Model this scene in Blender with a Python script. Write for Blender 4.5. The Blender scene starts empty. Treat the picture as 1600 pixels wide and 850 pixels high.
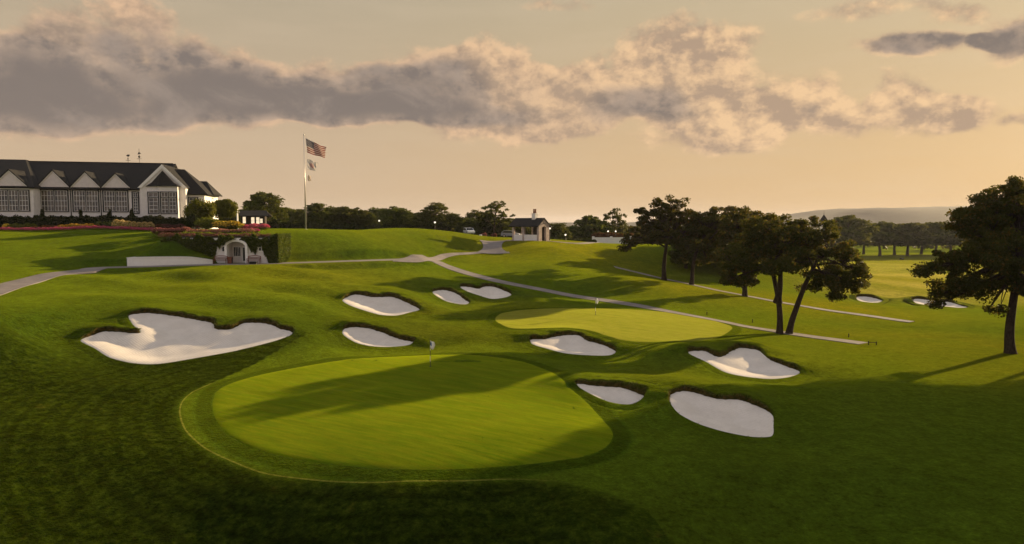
import bpy, bmesh, math, random
import numpy as np
from mathutils import Vector, Matrix

R = math.radians
rng = np.random.default_rng(7)
random.seed(7)
scene = bpy.context.scene
COL = scene.collection

# ------------------------------------------------------------------ camera
F = 1067.0                      # focal length in photo pixels (1600 wide)
CAMZ = 11.4                     # above the near putting green
PITCH = math.atan(76.0 / F)     # horizon at photo row 349
cam_d = bpy.data.cameras.new('camera')
cam = bpy.data.objects.new('camera', cam_d)
COL.objects.link(cam)
cam.location = (0, 0, CAMZ)
cam.rotation_euler = (R(90) - PITCH, 0, 0)
cam_d.sensor_width = 36.0
cam_d.lens = F / 1600.0 * 36.0
cam_d.clip_start = 0.1
cam_d.clip_end = 30000
scene.camera = cam

# ------------------------------------------------------------------ light
SUN_AZ = R(54)                  # to the right of the view axis (+y)
SUN_EL = R(13)
sun_dir = Vector((math.sin(SUN_AZ) * math.cos(SUN_EL), math.cos(SUN_AZ) * math.cos(SUN_EL), math.sin(SUN_EL)))
sun_d = bpy.data.lights.new('sun', 'SUN')
sun_d.energy = 5.0
sun_d.angle = R(0.6)
sun_d.color = (1.0, 0.75, 0.42)
sun = bpy.data.objects.new('sun', sun_d)
COL.objects.link(sun)
sun.rotation_euler = sun_dir.to_track_quat('Z', 'Y').to_euler()
sun.location = (60, 60, 60)

vs = scene.view_settings
vs.view_transform = 'Standard'
vs.look = 'None'
vs.exposure = 1.0
vs.gamma = 1.0
vs.use_curve_mapping = False
scene.cycles.use_denoising = True
scene.cycles.max_bounces = 6
scene.cycles.transparent_max_bounces = 8
scene.cycles.volume_bounces = 0
scene.cycles.sample_clamp_indirect = 4.0
scene.cycles.volume_max_steps = 64

# ------------------------------------------------------------------ pixel helpers
CT, ST = math.cos(PITCH), math.sin(PITCH)
def ray(px, py):
    u = (np.asarray(px, float) - 800.0) / F
    v = (425.0 - np.asarray(py, float)) / F
    return np.stack([u, CT + v * ST, -ST + v * CT], -1)      # y about 1
def at_d(px, py, D):            # the point of a pixel's ray at depth y = D
    d = ray(px, py)
    t = D / d[..., 1]
    return np.array([0, 0, CAMZ]) + d * np.asarray(t)[..., None]
def at_z(px, py, Z):            # ... at elevation Z
    d = ray(px, py)
    t = (np.asarray(Z, float) - CAMZ) / d[..., 2]
    return np.array([0, 0, CAMZ]) + d * t[..., None]
def px_x(px, D):
    return (px - 800.0) / F * D * (1.0 / CT) * CT
def az_el(px, py):
    d = ray(px, py)
    d = d / np.linalg.norm(d)
    return math.atan2(d[0], d[1]), math.asin(d[2])

# ------------------------------------------------------------------ node helpers
class NT:
    def __init__(self, tree):
        self.t = tree
    def n(self, kind, **kw):
        nd = self.t.nodes.new(kind)
        for k, v in kw.items():
            if k.startswith('i_'):
                nd.inputs[k[2:].replace('_', ' ')].default_value = v
            else:
                setattr(nd, k, v)
        return nd
    def link(self, a, b):
        self.t.links.new(a, b)
    def val(self, sock, v):
        if hasattr(v, 'is_output'):
            self.t.links.new(v, sock)
        else:
            sock.default_value = v
    def m(self, op, a, b=None, c=None, clamp=False):
        nd = self.t.nodes.new('ShaderNodeMath'); nd.operation = op; nd.use_clamp = clamp
        self.val(nd.inputs[0], a)
        if b is not None: self.val(nd.inputs[1], b)
        if c is not None: self.val(nd.inputs[2], c)
        return nd.outputs[0]
    def v(self, op, a, b=None, c=None, out=0):
        nd = self.t.nodes.new('ShaderNodeVectorMath'); nd.operation = op
        self.val(nd.inputs[0], a)
        if b is not None: self.val(nd.inputs[1], b)
        if c is not None: self.val(nd.inputs[2], c)
        return nd.outputs[out]
    def smooth(self, x, a, b, lo=0.0, hi=1.0):
        nd = self.t.nodes.new('ShaderNodeMapRange'); nd.interpolation_type = 'SMOOTHSTEP'
        self.val(nd.inputs[0], x)
        for i, q in enumerate((a, b, lo, hi)): self.val(nd.inputs[1 + i], q)
        return nd.outputs[0]
    def lin(self, x, a, b, lo=0.0, hi=1.0):
        nd = self.t.nodes.new('ShaderNodeMapRange')
        self.val(nd.inputs[0], x)
        for i, q in enumerate((a, b, lo, hi)): self.val(nd.inputs[1 + i], q)
        return nd.outputs[0]
    def mix(self, f, a, b, mode='MIX'):
        nd = self.t.nodes.new('ShaderNodeMix'); nd.data_type = 'RGBA'; nd.blend_type = mode
        self.val(nd.inputs[0], f)
        self.val(nd.inputs[6], a if hasattr(a, 'is_output') else (*a, 1)[:4])
        self.val(nd.inputs[7], b if hasattr(b, 'is_output') else (*b, 1)[:4])
        return nd.outputs[2]
    def noise(self, vec, scale, detail=3, rough=0.55, out=0, dist=0.0):
        nd = self.t.nodes.new('ShaderNodeTexNoise')
        if vec is not None: self.t.links.new(vec, nd.inputs['Vector'])
        nd.inputs['Scale'].default_value = scale
        nd.inputs['Detail'].default_value = detail
        nd.inputs['Roughness'].default_value = rough
        nd.inputs['Distortion'].default_value = dist
        return nd.outputs[out]
    def attr(self, name, out=2):
        nd = self.t.nodes.new('ShaderNodeAttribute'); nd.attribute_name = name
        return nd.outputs[out]

# ------------------------------------------------------------------ world: hazy evening sky with cloud banks
def build_world():
    w = bpy.data.worlds.new('World')
    scene.world = w
    w.use_nodes = True
    t = w.node_tree
    t.nodes.clear()
    N = NT(t)
    # cloud field group: (u, el, 0) and the direction -> thickness, darkness
    g = bpy.data.node_groups.new('cloud_field', 'ShaderNodeTree')
    g.interface.new_socket('P', in_out='INPUT', socket_type='NodeSocketVector')
    g.interface.new_socket('thick', in_out='OUTPUT', socket_type='NodeSocketFloat')
    g.interface.new_socket('dark', in_out='OUTPUT', socket_type='NodeSocketFloat')
    g.interface.new_socket('relief', in_out='OUTPUT', socket_type='NodeSocketFloat')
    G = NT(g)
    gi = g.nodes.new('NodeGroupInput'); go = g.nodes.new('NodeGroupOutput')
    P0 = gi.outputs[0]
    stretch = G.v('MULTIPLY', P0, (1.0, 1.35, 1.0))
    warp = G.v('SUBTRACT', G.noise(stretch, 7.0, 2, 0.6, out=1), (0.5, 0.5, 0.5))
    P = G.v('MULTIPLY_ADD', warp, (0.085, 0.06, 0.0), P0)
    billow = G.noise(stretch, 12.0, 6, 0.64)
    fine = G.noise(stretch, 90.0, 2, 0.65)
    billow2 = G.noise(G.v('ADD', stretch, (0.010, 0.016, 0.0)), 12.0, 5, 0.64)
    # (cx, cy, rx, ry, weight, darkness) in photo pixels
    blobs = [
        (95, 100, 110, 85, 1.0, 1.0), (20, 140, 110, 75, 1.0, 1.0), (250, 85, 90, 62, .9, .95), (345, 125, 90, 60, .9, .9),
        (60, 168, 240, 34, 1.1, 1.1), (330, 158, 260, 42, 1.2, 1.15), (560, 145, 190, 48, 1.1, 1.1), (655, 130, 95, 55, .9, .8),
        (560, 174, 260, 24, 1.0, 1.0), (770, 125, 75, 55, .75, .25), (830, 165, 110, 50, .8, .35), (800, 205, 120, 28, .7, .35),
        (1040, 85, 62, 55, .9, .1), (1000, 165, 85, 32, 1.0, .95), (1060, 150, 80, 42, .8, .4), (930, 130, 80, 42, .6, .2),
        (1120, 75, 70, 32, .6, 0), (1150, 165, 80, 60, .7, .05), (1090, 215, 110, 24, .6, .2), (1195, 195, 50, 40, .55, 0),
        (1275, 165, 52, 42, .85, .15), (1255, 180, 22, 18, .3, .5), (1330, 190, 60, 28, .6, 0), (1400, 150, 40, 36, .6, 0),
        (1450, 185, 60, 34, .7, .12), (1515, 185, 55, 28, .6, 0), (1590, 195, 30, 16, .5, 0),
        (1435, 69, 120, 17, 1.2, 1.4), (1585, 48, 62, 34, 1.2, 1.5), (1480, 18, 60, 18, .6, .35), (1330, 25, 90, 18, .5, .1),
        (880, 2, 70, 10, .45, .2), (200, 5, 60, 26, .5, .1),
    ]
    acc = None; dark = None
    for cx, cy, rx, ry, wt, dk in blobs:
        if dk < 0.6: wt, rx, ry = wt * 1.3, rx * 1.08, ry * 1.08
        a, e = az_el(cx, cy)
        ca = math.cos(a)
        sx = F / (rx * ca * ca); sy = F / (ry * ca)
        q = G.v('MULTIPLY_ADD', P, (sx, sy, 0), (-a * sx, -e * sy, 0))
        d2 = G.v('DOT_PRODUCT', q, q, out=1)
        k = G.m('MAXIMUM', G.m('MULTIPLY_ADD', d2, -0.62, 1.0), 0.0)
        acc = G.m('MULTIPLY', k, wt) if acc is None else G.m('MULTIPLY_ADD', k, wt, acc)
        if dk > 0:
            dark = G.m('MULTIPLY', k, dk) if dark is None else G.m('MULTIPLY_ADD', k, dk, dark)
    acc = G.m('MINIMUM', acc, 1.15)
    tex = G.m('ADD', G.m('MULTIPLY_ADD', billow, 1.9, -0.95), G.m('MULTIPLY_ADD', fine, 0.4, -0.2))
    # scattered thin cloud elsewhere, same make
    th = G.m('ADD', acc, tex)
    g.links.new(th, go.inputs[0])
    g.links.new(G.m('ADD', dark, G.m('MULTIPLY_ADD', billow, 0.9, -0.45)), go.inputs[1])
    g.links.new(G.m('SUBTRACT', billow, billow2), go.inputs[2])

    tc = N.n('ShaderNodeTexCoord')
    d = tc.outputs['Generated']
    sx = N.n('ShaderNodeSeparateXYZ'); N.link(d, sx.inputs[0])
    x, y, z = sx.outputs
    az = N.m('ARCTAN2', x, y)
    el = N.m('ARCSINE', z)
    u = N.m('SUBTRACT', N.m('PINGPONG', N.m('ADD', az, math.pi / 4), math.pi / 2), math.pi / 4)
    cx = N.n('ShaderNodeCombineXYZ'); N.link(u, cx.inputs[0]); N.link(el, cx.inputs[1])
    P = cx.outputs[0]
    def field(p):
        nd = t.nodes.new('ShaderNodeGroup'); nd.node_tree = g
        t.links.new(p, nd.inputs[0])
        return nd.outputs
    th, dk, rel = field(P)[:3]
    dens = N.smooth(th, 0.24, 0.84)
    lit = N.m('MULTIPLY_ADD', rel, 5.4, 0.48, clamp=True)

    sky = N.n('ShaderNodeTexSky', sky_type='NISHITA', sun_disc=False)
    sky.sun_elevation = SUN_EL
    sky.sun_rotation = SUN_AZ
    sky.air_density = 1.0; sky.dust_density = 3.0; sky.ozone_density = 1.0
    # warm evening haze veil in front of the clear sky, strongest low down and towards the sun
    K = 10.0
    tosun = N.v('DOT_PRODUCT', d, tuple(sun_dir), out=1)
    sunw = N.smooth(tosun, 0.25, 1.0)
    low = N.smooth(el, 0.24, 0.62)
    veil_low = N.mix(sunw, (0.60 * K, 0.43 * K, 0.275 * K), (0.70 * K, 0.455 * K, 0.22 * K))
    veil_high = N.mix(sunw, (0.46 * K, 0.385 * K, 0.265 * K), (0.56 * K, 0.45 * K, 0.275 * K))
    veil = N.mix(N.smooth(el, 0.02, 0.36), veil_low, veil_high)
    veil = N.mix(N.smooth(el, 0.36, 0.85), veil, (0.66 * K, 0.66 * K, 0.68 * K))
    veil = N.mix(N.smooth(tosun, -0.05, -0.75), veil, (0.66 * K, 0.585 * K, 0.60 * K))
    streak = N.noise(N.v('MULTIPLY', P, (2.2, 16.0, 1.0)), 2.0, 4, 0.6)
    veil = N.mix(N.smooth(streak, 0.35, 0.75, 0.0, 0.16), veil, (0.70 * K, 0.55 * K, 0.38 * K))
    base = N.mix(N.lin(low, 0, 1, 0.95, 0.7), sky.outputs[0], veil)
    lit_c = N.mix(sunw, (0.76 * K, 0.50 * K, 0.31 * K), (0.88 * K, 0.59 * K, 0.33 * K))
    drk_c = (0.185 * K, 0.155 * K, 0.145 * K)
    darkf = N.smooth(dk, 0.25, 1.15)
    mid_c = N.mix(lit, (0.43 * K, 0.305 * K, 0.215 * K), lit_c)
    drk_v = N.mix(N.m('MULTIPLY', lit, N.smooth(dk, 2.3, 0.8)), drk_c, (0.46 * K, 0.34 * K, 0.255 * K))
    puff = N.noise(N.v('MULTIPLY', P, (1.0, 1.6, 1.0)), 9.0, 5, 0.66, dist=0.6)
    drk_v = N.mix(N.smooth(puff, 0.46, 0.70, 0, 0.75), drk_v, (0.33 * K, 0.265 * K, 0.225 * K))
    edge = N.smooth(th, 0.42, 0.95)
    cloud = N.mix(N.m('MULTIPLY', darkf, edge), mid_c, drk_v)
    # clouds thin out close to the horizon and overhead they are sparser
    fade = N.m('MULTIPLY', N.smooth(el, 0.04, 0.11), N.smooth(el, 1.2, 0.7))
    col = N.mix(N.m('MULTIPLY', N.m('MULTIPLY', dens, fade), 0.93), base, cloud)
    bg = N.n('ShaderNodeBackground'); bg.inputs[1].default_value = 0.051
    N.link(col, bg.inputs[0])
    out = N.n('ShaderNodeOutputWorld'); N.link(bg.outputs[0], out.inputs[0])
build_world()
scene.world.cycles.sampling_method = 'MANUAL'
scene.world.cycles.sample_map_resolution = 256
# ------------------------------------------------------------------ object helpers
def prop(o, label=None, cat=None, group=None, kind=None):
    for k, v in (('label', label), ('category', cat), ('group', group), ('kind', kind)):
        if v: o[k] = v
    return o
def new_mesh(name, verts, faces, mats, parent=None, smooth=False, matidx=None, attrs=None):
    me = bpy.data.meshes.new(name)
    verts = np.asarray(verts, np.float32).reshape(-1, 3)
    if isinstance(faces, np.ndarray):
        k = faces.shape[1]
        me.vertices.add(len(verts)); me.vertices.foreach_set('co', verts.ravel())
        me.loops.add(faces.size); me.loops.foreach_set('vertex_index', faces.astype(np.int32).ravel())
        me.polygons.add(len(faces))
        me.polygons.foreach_set('loop_start', np.arange(0, faces.size, k, dtype=np.int32))
        me.polygons.foreach_set('loop_total', np.full(len(faces), k, np.int32))
        me.update(calc_edges=True)
    else:
        me.from_pydata([tuple(v) for v in verts], [], faces)
    for m in (mats if isinstance(mats, (list, tuple)) else [mats]):
        me.materials.append(m)
    if matidx is not None:
        me.polygons.foreach_set('material_index', np.asarray(matidx, np.int32))
    if smooth:
        me.polygons.foreach_set('use_smooth', np.ones(len(me.polygons), bool))
    for k, v in (attrs or {}).items():
        a = me.attributes.new(k, 'FLOAT', 'POINT')
        a.data.foreach_set('value', np.asarray(v, np.float32))
    me.update()
    o = bpy.data.objects.new(name, me)
    COL.objects.link(o)
    if parent is not None: o.parent = parent
    return o
def empty(name, loc=(0, 0, 0), rz=0.0):
    o = bpy.data.objects.new(name, None)
    COL.objects.link(o)
    o.location = loc; o.rotation_euler = (0, 0, rz)
    o.empty_display_size = 0.2
    return o
def copy_tree(o, parent=None):
    c = o.copy(); COL.objects.link(c); c.parent = parent
    for ch in list(o.children): copy_tree(ch, c)
    return c
def sm(x, a, b):
    t = np.clip((x - a) / (b - a), 0, 1)
    return t * t * (3 - 2 * t)

# ------------------------------------------------------------------ outlines traced from the photograph
GREEN1 = [(330,637),(335,615),(360,600),(405,587),(465,575),(540,563),(615,556.5),(670,555),(740,556),(790,561),(830,570),(860,585),(885,605),(920,630),(945,655),(960,680),(950,700),(915,715),(840,726),(765,732.5),(665,736.5),(590,734),(515,727.5),(440,715),(390,700),(355,680),(337,660)]
GREEN2 = [(773,501),(782,490.6),(820,484.6),(873,482.5),(926,482.5),(997,484.6),(1068,490.6),(1096,496),(1120,502.5),(1145,512),(1130,525),(1103,533),(1050,536.5),(997,536.5),(962,533),(926,524),(891,520.6),(838,517),(796,513.5)]
GOLD = [(330,600),(300,614),(285,628),(281,645),(290,672),(320,700),(365,722),(415,740),(490,750),(590,754),(690,752),(790,749),(870,752),(950,770),(1010,800),(1045,845)]
# name, outline, centre pixel, slope along y, slope along x, lip height, bowl depth, label
BUNKERS = [
 ([(126,532),(143,524),(162,518),(181,518),(219,520),(207,506),(202,492.5),(231,489),(266,492.5),(302,498.5),(333,505),(336,513),(359,514.6),(383,504.4),(418,505.6),(437,513),(458,520),(432,532),(373,547),(302,560),(247,568.5),(207,567),(171,558),(147.5,543.6)],
  (290,532), .21, -.03, .42, .55, 'very large white sand bunker with two grassy tongues cutting into its back edge'),
 ([(535,469),(546,462.5),(557.5,460),(582,464),(595,464),(614,464),(632.5,471),(651,480),(656,484),(640,488),(619,493),(595,492),(572.5,486),(548,477.5)],
  (595,476), .17, -.05, .5, .5, 'oval white sand bunker in the slope below the terrace, above a smaller crescent bunker'),
 ([(676,456),(689,453),(704,455),(717,460.6),(726,468),(733,472),(728,475.6),(715,475),(698,471),(683,463)],
  (703,465), .15, -.05, .45, .4, 'small narrow sand bunker beside a wider one just below the cart path'),
 ([(719,448),(734,448.4),(747,451),(758,447.5),(773,448.4),(788,454),(799,459.7),(790,464.4),(769,467),(749,461.6),(730,455)],
  (760,457), .15, -.05, .45, .4, 'white sand bunker with scalloped back edge beside the cart path'),
 ([(535,519.7),(539,513),(557.5,511),(576,513),(599,519.7),(619,528),(640,533),(647.5,535),(632.5,540),(604,542),(580,540.7),(557.5,535.6),(540.6,526)],
  (590,527), .18, -.05, .45, .45, 'crescent shaped sand bunker behind the white and blue golf flag'),
 ([(829.4,530.5),(852,529.4),(872,525),(902,523.4),(919.5,533),(930,535),(948,541),(962,549),(951,555),(919.5,555),(884,552),(856,545),(833,538)],
  (895,540), .16, -.03, .42, .4, 'white sand bunker cut into the slope between the two putting greens'),
 ([(900,600),(926.5,602),(948,604),(969,605),(997,614),(1008.5,621),(1001,633.5),(983,639),(955,632),(926.5,617.7)],
  (958,618), .15, -.03, .35, .35, 'small triangular sand bunker at the edge of the near putting green'),
 ([(1075,550.6),(1099.5,548),(1124,557.7),(1142,549),(1156,543.5),(1184,547),(1202,561),(1223,570),(1249.5,580.6),(1233.6,588.7),(1202,592),(1159.5,587.7),(1131,580.6),(1103,565)],
  (1165,569), .16, -.03, .42, .4, 'heart shaped sand bunker in shade below the twin trunked oak'),
 ([(1046,619),(1064,610.6),(1089,614),(1120.6,623),(1149,623.7),(1173.6,630),(1205,646),(1208,665),(1205,681),(1173.6,682),(1131,674),(1092,662),(1064,647.7),(1050,633.5)],
  (1128,646), .16, -.03, .36, .4, 'broad fan shaped sand bunker in shade next to the small triangular bunker'),
 ([(1338,464),(1352,463),(1368,466),(1379,470),(1370,473),(1352,472),(1340,469)],
  (1358,468), .10, 0, .5, .3, 'distant sand bunker on the lower fairway seen below the twin trunked oak'),
 ([(1424,469),(1434,466.5),(1446,468),(1462,470),(1484,472),(1500,477),(1512,480),(1498,481),(1478,479),(1452,477),(1432,474)],
  (1462,474), .10, 0, .5, .3, 'long distant sand bunker on the lower fairway behind the big shade tree'),
]
PATH_MAIN = [(-60,468),(0,452),(50,438),(100,427.5),(140,422)]
PATH_DOWN = [(1350,537),(1300,530.5),(1225,520),(1150,507),(1075,492.5),(1000,478.5),(930,467.5),(860,455.5),(800,444),(760,435),(720,424),(690,412.5),(678,406)]

def spline(pts, closed=True, step=0.2, per=24):
    P = np.asarray(pts, float); n = len(P)
    out = []
    for i in range(n if closed else n - 1):
        if closed:
            a, b, c, d = P[(i - 1) % n], P[i], P[(i + 1) % n], P[(i + 2) % n]
        else:
            a, b, c, d = P[max(i - 1, 0)], P[i], P[i + 1], P[min(i + 2, n - 1)]
        t = np.linspace(0, 1, per, endpoint=False)[:, None]
        # centripetal-ish: plain Catmull-Rom with reduced tension
        m1 = (c - a) * 0.42; m2 = (d - b) * 0.42
        out.append((2*t**3 - 3*t**2 + 1) * b + (t**3 - 2*t**2 + t) * m1 + (-2*t**3 + 3*t**2) * c + (t**3 - t**2) * m2)
    Q = np.concatenate(out + ([] if closed else [P[-1:]]))
    S = np.concatenate([Q, Q[:1]]) if closed else Q
    L = np.concatenate([[0], np.cumsum(np.linalg.norm(np.diff(S, axis=0), axis=1))])
    k = max(8, int(L[-1] / step))
    s = np.linspace(0, L[-1], k, endpoint=not closed)
    return np.stack([np.interp(s, L, S[:, j]) for j in range(S.shape[1])], -1)

def seg_dist(X, Y, poly, closed=True, want_idx=False):
    A = poly; B = np.roll(poly, -1, 0) if closed else None
    if not closed: A, B = poly[:-1], poly[1:]
    best = np.full(X.shape, 1e9); idx = np.zeros(X.shape, int)
    for i in range(len(A)):
        ax, ay = A[i, 0], A[i, 1]; dx, dy = B[i, 0] - ax, B[i, 1] - ay
        t = np.clip(((X - ax) * dx + (Y - ay) * dy) / max(dx * dx + dy * dy, 1e-9), 0, 1)
        q = (X - ax - t * dx) ** 2 + (Y - ay - t * dy) ** 2
        w = q < best
        best = np.where(w, q, best); idx = np.where(w, i, idx)
    best = np.sqrt(best)
    return (best, idx) if want_idx else best
def inside(X, Y, poly):
    c = np.zeros(X.shape, bool)
    A = poly; B = np.roll(poly, -1, 0)
    for i in range(len(A)):
        y1, y2 = A[i, 1], B[i, 1]
        if y1 == y2: continue
        cond = (y1 > Y) != (y2 > Y)
        c ^= cond & (X < (B[i, 0] - A[i, 0]) * (Y - y1) / (y2 - y1) + A[i, 0])
    return c
def sdf(X, Y, poly, reach=30.0):
    """signed distance, negative inside; only worked out within reach of the outline's box"""
    out = np.full(X.shape, float(reach))
    lo, hi = poly.min(0) - reach, poly.max(0) + reach
    m = (X > lo[0]) & (X < hi[0]) & (Y > lo[1]) & (Y < hi[1])
    if m.any():
        x, y = X[m], Y[m]
        d = seg_dist(x, y, poly)
        out[m] = np.where(inside(x, y, poly), -d, np.minimum(d, reach))
    return out

# ------------------------------------------------------------------ terrain: thin-plate surface through points read off the photograph
CTRL = [  # (photo x, photo y, elevation)
 (0,850,-1.6),(400,850,-2.1),(800,850,-2.0),(1200,850,-1.7),(1600,850,-1.2),
 (0,740,-.3),(200,740,-.6),(300,690,-.1),(400,770,-.75),(640,790,-.85),(900,800,-.9),
 (640,737,-.35),(335,640,.3),(955,690,-.15),(640,650,.3),(670,556,1.1),(405,587,.9),(830,570,.85),(500,690,-.05),
 (0,600,1.4),(150,620,.7),(0,520,3.6),(60,480,4.5),
 (290,532,2.2),(230,489,3.4),(250,569,1.2),(450,521,2.2),(490,500,2.7),(400,480,3.5),(130,535,2.2),
 (380,450,4.5),(200,450,4.6),(300,430,5.4),(480,440,4.7),(440,418,5.8),(560,413,5.6),
 (595,476,2.7),(590,527,1.5),(703,465,2.5),(760,457,2.8),(650,500,1.9),(720,520,1.5),(650,440,4.0),(560,450,4.0),
 (770,500,1.4),(930,484,1.75),(930,528,.95),(1050,536,.7),(1140,505,.6),(1000,505,1.25),
 (895,540,.7),(958,618,.3),(1165,569,.3),(1128,646,.1),(1000,580,.45),(870,640,.1),
 (1100,720,-.5),(1300,640,0),(1300,760,-.8),(1600,740,-.4),(1600,620,.2),(1578,553,0),(1450,560,0),(1225,522,0),(1350,537,-.1),(1300,500,-.5),
 (1100,495,.4),(1000,480,.9),(900,461,1.7),(800,443,3.0),(720,423,4.3),(690,407,5.2),(770,381,7.3),
 (740,397,5.8),(960,430,3.4),(1000,455,2.0),(860,385,7.2),(830,376,8.0),(960,394,5.7),(960,381,6.7),
 (1038,438,2.0),(1080,446,1.6),(1160,463,.9),(1200,472,.3),(1425,503,-.8),(1000,425,2.6),
 (1060,410,1.8),(1400,470,-2),(1500,500,-1),(1600,520,-.7),(1600,470,-2.6),(1358,468,-2),
 (1350,430,-4),(1500,430,-4),(1350,405,-6),(1500,405,-6),(1600,405,-6),(1420,448,-2.9),
]
CTRL_D = [ # (photo x, photo y, depth)
 (0,362,100),(100,363,99),(180,363,100),(100,395,88),(0,400,85),(0,445,70),(180,393,91),(-80,362,98),
 (500,362,106),(600,362.5,119),(680,366,128),(738,373.5,137),(560,385,103),(660,390,116),(720,387,126),
 (0,452,66),(100,428,77),(200,417.5,84.5),(-60,470,58),
 (640,405,103),
 (830,388,126),(830,400,118),(830,413,110),(830,429,103),(900,389,132),(900,401,122),(900,421,110),(900,441,100),
]
CTRL_W = [
 (-46,98,9.7),(-36,97.5,9.6),(-42,104,10.2),
 (-34,90,6.1),(-44,86.5,6.1),(-30,93,6.1),(-24,96,6.1),(-37,85.5,6.05),
 (-85,118,10.6),(-60,118,10.6),(-42,114,10.3),(-30,125,9.95),(-10,140,9.3),(-38,145,9.7),(-9,158,8.5),(5,165,7.7),(-22,170,9.1),(-90,170,10),(40,165,4.8),(85,175,-1.8),(-60,220,8.6),(0,250,8),(60,250,2),
 (120,200,-4),(160,120,-2),(100,80,-.8),(70,40,.3),(40,15,-1.2),(0,10,-4.5),(-40,15,-1.5),(-70,40,4.8),(-95,70,8),(-115,100,10.5),(-60,350,5),(60,350,-4),
 (200,300,-6),(300,200,-6),(100,430,-7),(0,420,0),(-150,200,9),(-150,50,7),(-60,-20,-1),(0,-30,-6),(60,-20,-1),(300,430,-7),(-150,420,4),
]
pts = [at_z(a, b, z) for a, b, z in CTRL] + [at_d(a, b, D) for a, b, D in CTRL_D] + [np.array(p, float) for p in CTRL_W]
CP = np.array(pts)
def tps_fit(P, lam):
    n = len(P); xy = P[:, :2] / 50.0
    r2 = ((xy[:, None] - xy[None]) ** 2).sum(-1)
    K = np.where(r2 > 0, r2 * np.log(r2 + 1e-12), 0) + lam * np.eye(n)
    A = np.zeros((n + 3, n + 3)); A[:n, :n] = K
    A[:n, n] = 1; A[:n, n + 1:] = xy; A[n, :n] = 1; A[n + 1:, :n] = xy.T
    return np.linalg.solve(A, np.concatenate([P[:, 2], [0, 0, 0]])), xy
TW, TXY = tps_fit(CP, 0.004)
def tps(X, Y):
    x, y = X / 50.0, Y / 50.0
    out = TW[-3] + TW[-2] * x + TW[-1] * y
    for i in range(len(TXY)):
        r2 = (x - TXY[i, 0]) ** 2 + (y - TXY[i, 1]) ** 2
        out = out + TW[i] * r2 * np.log(r2 + 1e-12)
    return out
# lawn undulations (x, y via photo pixel; radius m; height m)
BUMPS_PX = [(560,447,8,1.6,.38),(280,434,7,3.4,-.3),(470,434,6,3.0,-.3),(500,522,3.6,2.6,.5),(95,492,4,3,-.45),(185,470,5,2.5,.4),(610,502,3.5,1.6,.3),(380,470,6,2,.3),(60,540,5,3,.4),(440,455,5,1.5,-.3),
            (1040,600,3,2,.25),(1000,575,4,1.6,-.25),(870,480,4,1.5,-.2),(1250,610,4,3,.3),(700,495,3,1.6,.25),(640,465,3,1.5,.3),(250,610,4,2,.25),(120,690,4,2,.2)]
BUMPS = []
def rolling(X, Y):
    return (0.16 * np.sin(X / 5.1 + 1.3 * np.sin(Y / 8.3)) * np.sin(Y / 4.7 + 1.1 * np.sin(X / 7.7 + 2))
            + 0.10 * np.sin(X / 2.6 + Y / 3.9 + 1.7 * np.sin(Y / 6.1)) * np.sin(Y / 2.9 - X / 6.3))
def far_z(X, Y):
    return -7.5 + 2.0 * np.sin(X / 310.0 + 1.0) * np.sin(Y / 270.0)
def base_z(X, Y):
    z = tps(X, Y)
    r = np.hypot(X, Y - 60)
    w = sm(r, 260, 430)
    return z * (1 - w) + far_z(X, Y) * w

# a lookup table for the base surface, so pixels can be dropped onto it
TX = np.arange(-150, 260.01, 0.8); TY = np.arange(14, 460.01, 0.8)
gx, gy = np.meshgrid(TX, TY)
TAB = base_z(gx, gy)
def tab(T, x, y):
    fx = np.clip((x - TX[0]) / 0.8, 0, len(TX) - 1.001); fy = np.clip((y - TY[0]) / 0.8, 0, len(TY) - 1.001)
    i, j = fx.astype(int), fy.astype(int); a, b = fx - i, fy - j
    return (T[j, i] * (1-a) * (1-b) + T[j, i+1] * a * (1-b) + T[j+1, i] * (1-a) * b + T[j+1, i+1] * a * b)
def drop(px, py, T):
    """first point where the pixel's ray meets the surface"""
    px = np.atleast_1d(np.asarray(px, float)); py = np.atleast_1d(np.asarray(py, float))
    d = ray(px, py); d = d / d[:, 1:2]
    ts = np.arange(16, 440, 0.4)
    x = d[:, 0:1] * ts; z = CAMZ + d[:, 2:3] * ts
    g = tab(T, x, np.broadcast_to(ts, x.shape))
    hit = z <= g
    k = np.where(hit.any(1), hit.argmax(1), len(ts) - 1); k = np.maximum(k, 1)
    r = np.arange(len(k))
    e1 = z[r, k-1] - g[r, k-1]; e0 = z[r, k] - g[r, k]
    f = np.clip(e1 / np.maximum(e1 - e0, 1e-9), 0, 1)
    t = ts[k-1] + 0.4 * f
    return np.stack([d[:, 0] * t, t, CAMZ + d[:, 2] * t], -1)

for px_, py_, rx_, ry_, h_ in BUMPS_PX:
    BUMPS.append((drop(px_, py_, TAB)[0], rx_, ry_, h_))
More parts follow.
